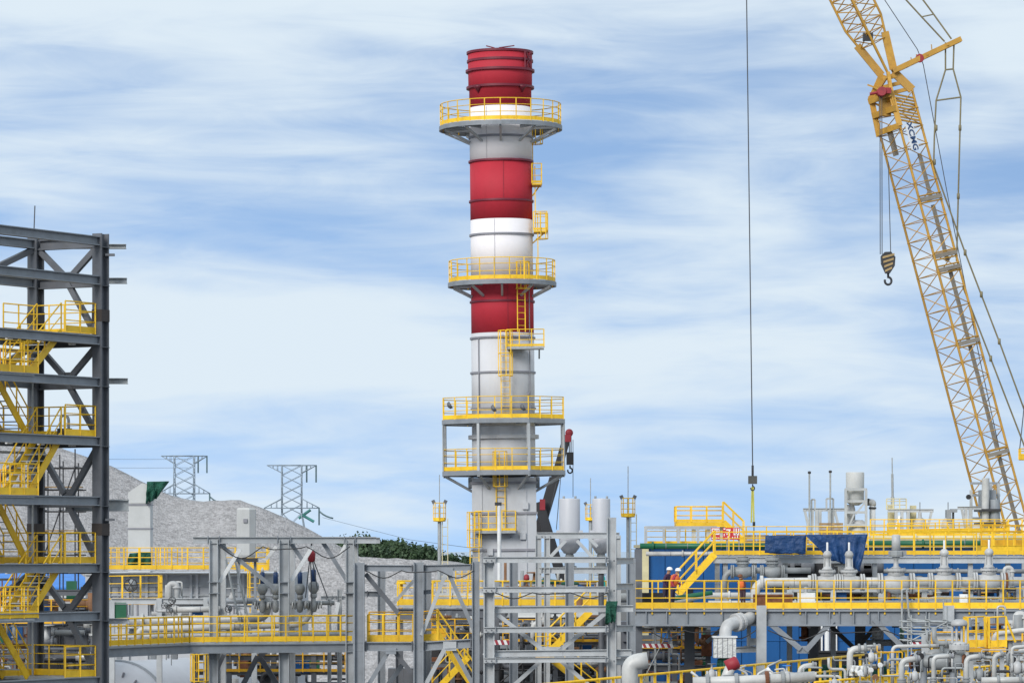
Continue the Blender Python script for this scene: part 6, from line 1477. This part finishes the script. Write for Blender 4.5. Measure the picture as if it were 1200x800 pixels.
# flanged basket filter with bonnet
fl = thing('basket_filter', 'large grey flanged filter with bolted bonnet in the lower right', 'filter', P(1110, 800, 116)); D = 116.0; s = S(D)
c = P(1112, 775, D); 
MB().lathe([(7.5 * s, -42 * s), (7.5 * s, -22 * s), (9.5 * s, -17 * s), (10.5 * s, 0), (9.5 * s, 12 * s), (7 * s, 16 * s)], 24, Matrix.Translation(c) @ Matrix.Rotation(R(90), 4, 'Y')).obj('body', 'valve_grey', fl)
for x, r, m in ((-38, 12.5, 'valve_grey'), (-34, 13, 'black_metal'), (-30, 12.5, 'valve_white'), (-44, 8.5, 'rust'), (0, 13, 'valve_grey'), (3.2, 12, 'black_metal'), (6.4, 13, 'valve_white'), (18, 9, 'rust')): disc('flange', c + Vector((x * s, 0, 0)), (1, -.35, 0), r * s, 2.6 * s, fl, m)
disc('bonnet_flange', c + Vector((12 * s, 0, 17 * s)), (0, 0, 1), 12 * s, 7 * s, fl, 'valve_white')
for q in range(12):
    a = q * math.pi / 6; p = c + Vector((12 * s + 11 * s * math.cos(a), 11 * s * math.sin(a), 17 * s)); bar('stud', p - UP * 4.5 * s, p + UP * 4.5 * s, .8 * s, fl, 'valve_grey')
MB().lathe([(10 * s, 20 * s), (6 * s, 23 * s), (3 * s, 24 * s)], 18, Matrix.Translation(c + Vector((12 * s, 0, 0)))).obj('bonnet', 'valve_white', fl)
for x in (4, 9, 15, 20): bar('yoke_post', c + Vector((x * s, 0, 22 * s)), c + Vector((x * s, 0, 43 * s)), 1.5 * s, fl, 'valve_white')
MB().lathe([(9.5 * s, 42 * s), (10 * s, 44 * s), (9 * s, 48 * s), (4 * s, 50 * s)], 18, Matrix.Translation(c + Vector((12 * s, 0, 0)))).obj('yoke_cap', 'valve_white', fl)
for x in (-30, 5): bar('leg', c + Vector((x * s, 0, 0)) * 1.0, Vector((c.x + x * s, c.y, 0)), .12, fl, 'steel_mid')
ya = thing('yellow_cage', 'small yellow railed cage platform in the lower right', 'platform', P(1155, 760, 122)); D = 122.0
for x0, x1 in ((1134, 1154), (1159, 1179)):
    a, b_ = P(x0, 759, D), P(x1, 758, D); railing(ya, [a + Vector((0, 1, 0)), a, b_], .98, .28, toe=.22, pw=.06, mids=1); MB().box((a.x, D, a.z - .12), (b_.x, D + 1, a.z)).obj('deck_plate', 'yellow_deep', ya)
bar('slant_rail', P(1153, 724, D), P(1160, 752, D), .035, ya, 'yellow'); bar('slant_rail', P(1179, 724, D), P(1190, 752, D), .035, ya, 'yellow')
for x in (1138, 1174): member('leg', Vector((P(x, 0, D + .5).x, D + .5, 0)), P(x, 760, D + .5), .14, .14, ya, 'steel_light', 'box')
def small_valve(label, px, py, D, k, mt='valve_white', wheel=None):
    s = S(D) * k; c = P(px, py, D); t = thing('small_valve', label, 'valve', c, 'small valves in the lower right')
    MB().lathe([(2 * s, -7 * s), (4.5 * s, -4 * s), (5.2 * s, 0), (4.5 * s, 4 * s), (2 * s, 7 * s)], 14, Matrix.Translation(c)).obj('body', mt, t)
    for sg in (-1, 1): disc('flange', c + Vector((sg * 6 * s, 0, 0)), (1, 0, 0), 5 * s, 2 * s, t, mt)
    MB().lathe([(2 * s, 6 * s), (1.2 * s, 9 * s), (1.2 * s, 14 * s)], 10, Matrix.Translation(c)).obj('bonnet', mt, t)
    w = c + UP * 14 * s
    MB().sweep([w + Vector((5 * s * math.cos(q * math.pi / 7), 5 * s * math.sin(q * math.pi / 7), 0)) for q in range(14)], .8 * s, 6, True).obj('handwheel', wheel or 'steel_dark', t)
    for q in (0, 1): e = Vector((5 * s, 0, 0)) if q else Vector((0, 5 * s, 0)); bar('spoke', w - e, w + e, .5 * s, t, wheel or 'steel_dark')
    bar('stand', c, Vector((c.x, c.y, 0)), 1.6 * s, t, 'steel_mid')
small_valve('small valve with blue handwheel near the rusty flange', 922, 792, 116, .9, 'valve_white', 'blue_roof'); small_valve('small valve in front of the green netting with grey wheel', 1012, 786, 116, 1.0); small_valve('small valve left of the flanged bottom pipe', 834, 790, 116, .9)
small_valve('small valve beside the thick gooseneck arm', 1021, 770, 122, .9); small_valve('small grey valve low between the two cage goosenecks', 1148, 790, 111, 1.0, 'valve_grey'); small_valve('small valve right of the cage near the corner', 1192, 782, 112, 1.1); small_valve('small valve at the near end of the corner railing', 978, 801, 112, .9); small_valve('small valve before the filter flange', 1072, 792, 110, .9)
rd = thing('capped_nozzle', 'red round cap on a white nozzle at the bottom edge', 'nozzle', P(859, 795, 116)); MB().lathe([(.2, -.25), (.2, .1), (.14, .15), (.02, .16)], 18, Matrix.Translation(P(860, 777, 116)) @ Matrix.Rotation(R(65), 4, 'Y')).obj('cap', 'crane_red', rd)
pipe('nozzle', [P(848, 800, 116), P(857, 779, 116)], .16, rd, 'pipe_white')
sheetcloth('plastic_wrap', 'crumpled white plastic wrap around a valve by the green netting', [P(997, 779, 115), P(1012, 780, 115), P(1013, 792, 115), P(996, 791, 115)], 'wrap_white', .25, 3, .15, 31, 'wrapping')
scaffold('dense grey pipework frame behind the corner goosenecks', 1120, 1200, 770, 800, 128, 3, 5, 'galvanised', .05, False)
scaffold('galvanised tube rack under the deck beside its second column', 1068, 1110, 728, 750, 150, 3, 2, 'galvanised', .028, False)
tape('red and white barrier board low in front of the low header', 1068, 1110, 756, 150, .14)
pipeline('skew_rod', 'white rod leaning across the near railing', [P(899, 782, 118), P(911, 797, 118)], .05, 'panel_white'); 
st3 = thing('brown_stair', 'rust brown stair tower below the near end of the deck', 'stair', P(800, 800, 175)); stair(st3, P(788, 742, 174), P(830, 790, 174), (0, 1, 0), 1.0, 'rust'); stair(st3, P(826, 770, 177), P(786, 812, 177), (0, 1, 0), 1.0, 'rust')

# ================================================================== people on the deck
def person(label, pos, h, jacket, trousers, vest=None, helmet='panel_white', lean=0.0, turn=0.0, arm=0.6):
    k = h / 1.75
    V = [(0, 0, .95), (0, 0, 1.12), (0, 0, 1.38), (0, 0, 1.50), (0, 0, 1.60), (0, -.02, 1.70),
         (.19, 0, 1.42), (.25, -.06, 1.14), (.20, -.26, .98 + .1 * arm), (.19, -.33, .98 + .1 * arm),
         (-.19, 0, 1.42), (-.27, .02, 1.14), (-.25, -.16, .92), (-.25, -.22, .90),
         (.10, 0, .90), (.11, -.03, .50), (.11, .02, .09), (.12, -.14, .04), (-.10, 0, .90), (-.11, .02, .50), (-.11, .08, .09), (-.12, -.06, .04)]
    E = [(0, 1), (1, 2), (2, 3), (3, 4), (4, 5), (2, 6), (6, 7), (7, 8), (8, 9), (2, 10), (10, 11), (11, 12), (12, 13), (0, 14), (14, 15), (15, 16), (16, 17), (0, 18), (18, 19), (19, 20), (20, 21)]
    Rd = [.15, .15, .16, .06, .09, .08, .075, .055, .042, .04, .075, .055, .042, .04, .105, .075, .052, .045, .105, .075, .052, .045]
    def tr(v): 
        x, y, z = v; z_ = max(0, z - .95); return Vector((x, y - math.sin(lean) * z_, z if z < .95 else .95 + math.cos(lean) * z_)) * k
    me = bpy.data.meshes.new('person'); me.from_pydata([tuple(tr(v)) for v in V], E, [])
    M = Matrix.Translation(pos) @ Matrix.Rotation(turn, 4, 'Z')
    root = add('person', me, None, M); tag(root, label, 'person')
    root.modifiers.new('skin', 'SKIN'); sv = me.skin_vertices
    if not sv: me.update()
    lay = me.skin_vertices[0].data if len(me.skin_vertices) else None
    if lay is None:
        bpy.context.view_layer.objects.active = root; root.select_set(True); bpy.ops.mesh.customdata_skin_add(); lay = me.skin_vertices[0].data
    for i, r in enumerate(Rd): lay[i].radius = (r * k, r * k * (.75 if i < 3 else 1)); lay[i].use_root = (i == 0)
    ss = root.modifiers.new('subsurf', 'SUBSURF'); ss.levels = 1; ss.render_levels = 2
    m = bpy.data.materials.new('clothes'); m.use_nodes = True; t = m.node_tree; b = t.nodes['Principled BSDF']; b.inputs['Roughness'].default_value = .8
    tcn = t.nodes.new('ShaderNodeTexCoord'); sp = t.nodes.new('ShaderNodeSeparateXYZ'); cr = t.nodes.new('ShaderNodeValToRGB'); dv = t.nodes.new('ShaderNodeMath'); dv.operation = 'DIVIDE'; dv.inputs[1].default_value = 2.0 * k
    t.links.new(tcn.outputs['Object'], sp.inputs[0]); t.links.new(sp.outputs['Z'], dv.inputs[0]); t.links.new(dv.outputs[0], cr.inputs['Fac'])
    e = cr.color_ramp; e.interpolation = 'CONSTANT'; e.elements[0].color = (.02, .015, .012, 1); e.elements[1].position = .06; e.elements[1].color = (*trousers, 1)
    x = e.elements.new(.47); x.color = (*jacket, 1); x = e.elements.new(.745); x.color = (.36, .20, .13, 1)
    t.links.new(cr.outputs['Color'], b.inputs['Base Color']); me.materials.append(m)
    hd = M @ tr((0, -.02, 1.68))
    MB().lathe([(.165 * k, 0), (.135 * k, .015), (.135 * k, .06 * k), (.10 * k, .12 * k), (.01, .145 * k)], 14, Matrix.Translation(hd + UP * .01)).obj('helmet', helmet, root)
    if vest:
        tz = M @ tr((0, 0, 1.0)); b_ = MB().lathe([(.19 * k, 0), (.20 * k, .2 * k), (.22 * k, .4 * k), (.12 * k, .5 * k)], 14); 
        dirv = (M.to_3x3() @ Vector((0, -math.sin(lean), math.cos(lean)))); mm_, _ = frame(tz, tz + dirv); b_.obj('vest', vest, root, mm_)
    return root
dz = ZC - (713 - HOR) / F * DD
def stand(px, D): return Vector(((px - 600) / F * D, D, dz))
person('worker in dark clothes and white helmet left of the stair foot', stand(780, 160.2), 1.62, (.05, .02, .06), (.03, .02, .04), None, 'panel_white', .25, R(60))
person('worker in orange vest and pale helmet at the stair foot', stand(788, 159.6), 1.60, (.35, .03, .06), (.03, .025, .06), 'orange', 'panel_white', .35, R(70))
person('crouching worker in orange vest behind the deck railing near the elbow', stand(870.5, 159), 1.34, (.10, .03, .03), (.06, .03, .04), 'orange', 'rust', .3, R(-40))

# ================================================================== faint far line wires
wt = thing('power_line', 'faint power line wires strung between the pylons', 'power line', P(280, 560, 760))
for y0, y1, y2 in ((545, 553, 560), (535, 541, 549)):
    pts = [P(-30 + 25 * k, y0 + 10 * math.sin(k / 16 * math.pi) * .3, 760) for k in range(0, 11)]
    MB().sweep(pts, .03, 5).obj('wire', 'cable', wt)
MB().sweep([P(378, 606, 700), P(480, 632, 560), P(600, 648, 480)], .03, 5).obj('wire', 'cable', wt)

tb = thing('instrument_tubing', 'tangle of thin instrument tubes among the lower right goosenecks', 'tubing', P(1100, 800, 117))
rt_ = random.Random(77)
for k in range(38):
    x = rt_.uniform(985, 1205); y = rt_.uniform(760, 800); D_ = rt_.uniform(113, 127); dx = rt_.uniform(8, 34) * rt_.choice([-1, 1]); dy = rt_.uniform(5, 26)
    pts = [P(x, y + dy, D_), P(x, y, D_), P(x + dx, y, D_), P(x + dx, y + rt_.choice([-1, 1]) * rt_.uniform(4, 14), D_)]
    pipe('tube', pts, rt_.choice([.018, .025, .035, .045]), tb, rt_.choice(['pipe_white', 'valve_grey', 'galvanised', 'yellow_deep', 'valve_white', 'black_metal']), 3, 8)
for k in range(16):
    c = P(rt_.uniform(985, 1205), rt_.uniform(765, 800), rt_.uniform(112, 126)); disc('gauge', c, (0, 1, .2), rt_.uniform(.06, .11), .05, tb, rt_.choice(['panel_white', 'valve_grey', 'black_metal', 'brown'])); bar('gauge_stem', c, c - UP * rt_.uniform(.3, .8), .02, tb, 'valve_grey')
tb2 = thing('instrument_tubing', 'tangle of thin tubes and gauges along the bottom pipe in the middle', 'tubing', P(880, 800, 117))
for k in range(16):
    x = rt_.uniform(815, 960); y = rt_.uniform(780, 800); D_ = rt_.uniform(114, 124); dx = rt_.uniform(8, 26) * rt_.choice([-1, 1])
    pipe('tube', [P(x, y + 14, D_), P(x, y, D_), P(x + dx, y - rt_.uniform(-3, 8), D_)], rt_.choice([.02, .03, .04]), tb2, rt_.choice(['pipe_white', 'valve_grey', 'galvanised', 'blue_roof', 'valve_white']), 3, 8)
for k, (x0, y0, x1, y1, D_, sag, lb) in enumerate(((257, 640, 410, 640, 149.2, 14, 'black cable drooping along the left pipe rack beam'), (428, 668, 556, 668, 144.4, 9, 'black cable drooping across the dark braced frame'), (760, 738, 886, 738, 154.2, 10, 'black cable slung under the deck edge left of the column'), (900, 738, 1105, 738, 154.2, 12, 'black cable slung under the deck edge right of the column'), (580, 694, 712, 694, 139.2, 7, 'black cable drooping on the light grey frame'))):
    b = MB(); pts = []
    for i in range(25):
        t = i / 24; pts.append(P(x0 + (x1 - x0) * t, y0 + (y1 - y0) * t + sag * abs(math.sin(t * math.pi * 3)) * (.6 + .4 * math.sin(t * 9)), D_))
    tag(b.sweep(pts, .022, 5).obj('slung_cable', 'black_metal'), lb, 'cable')
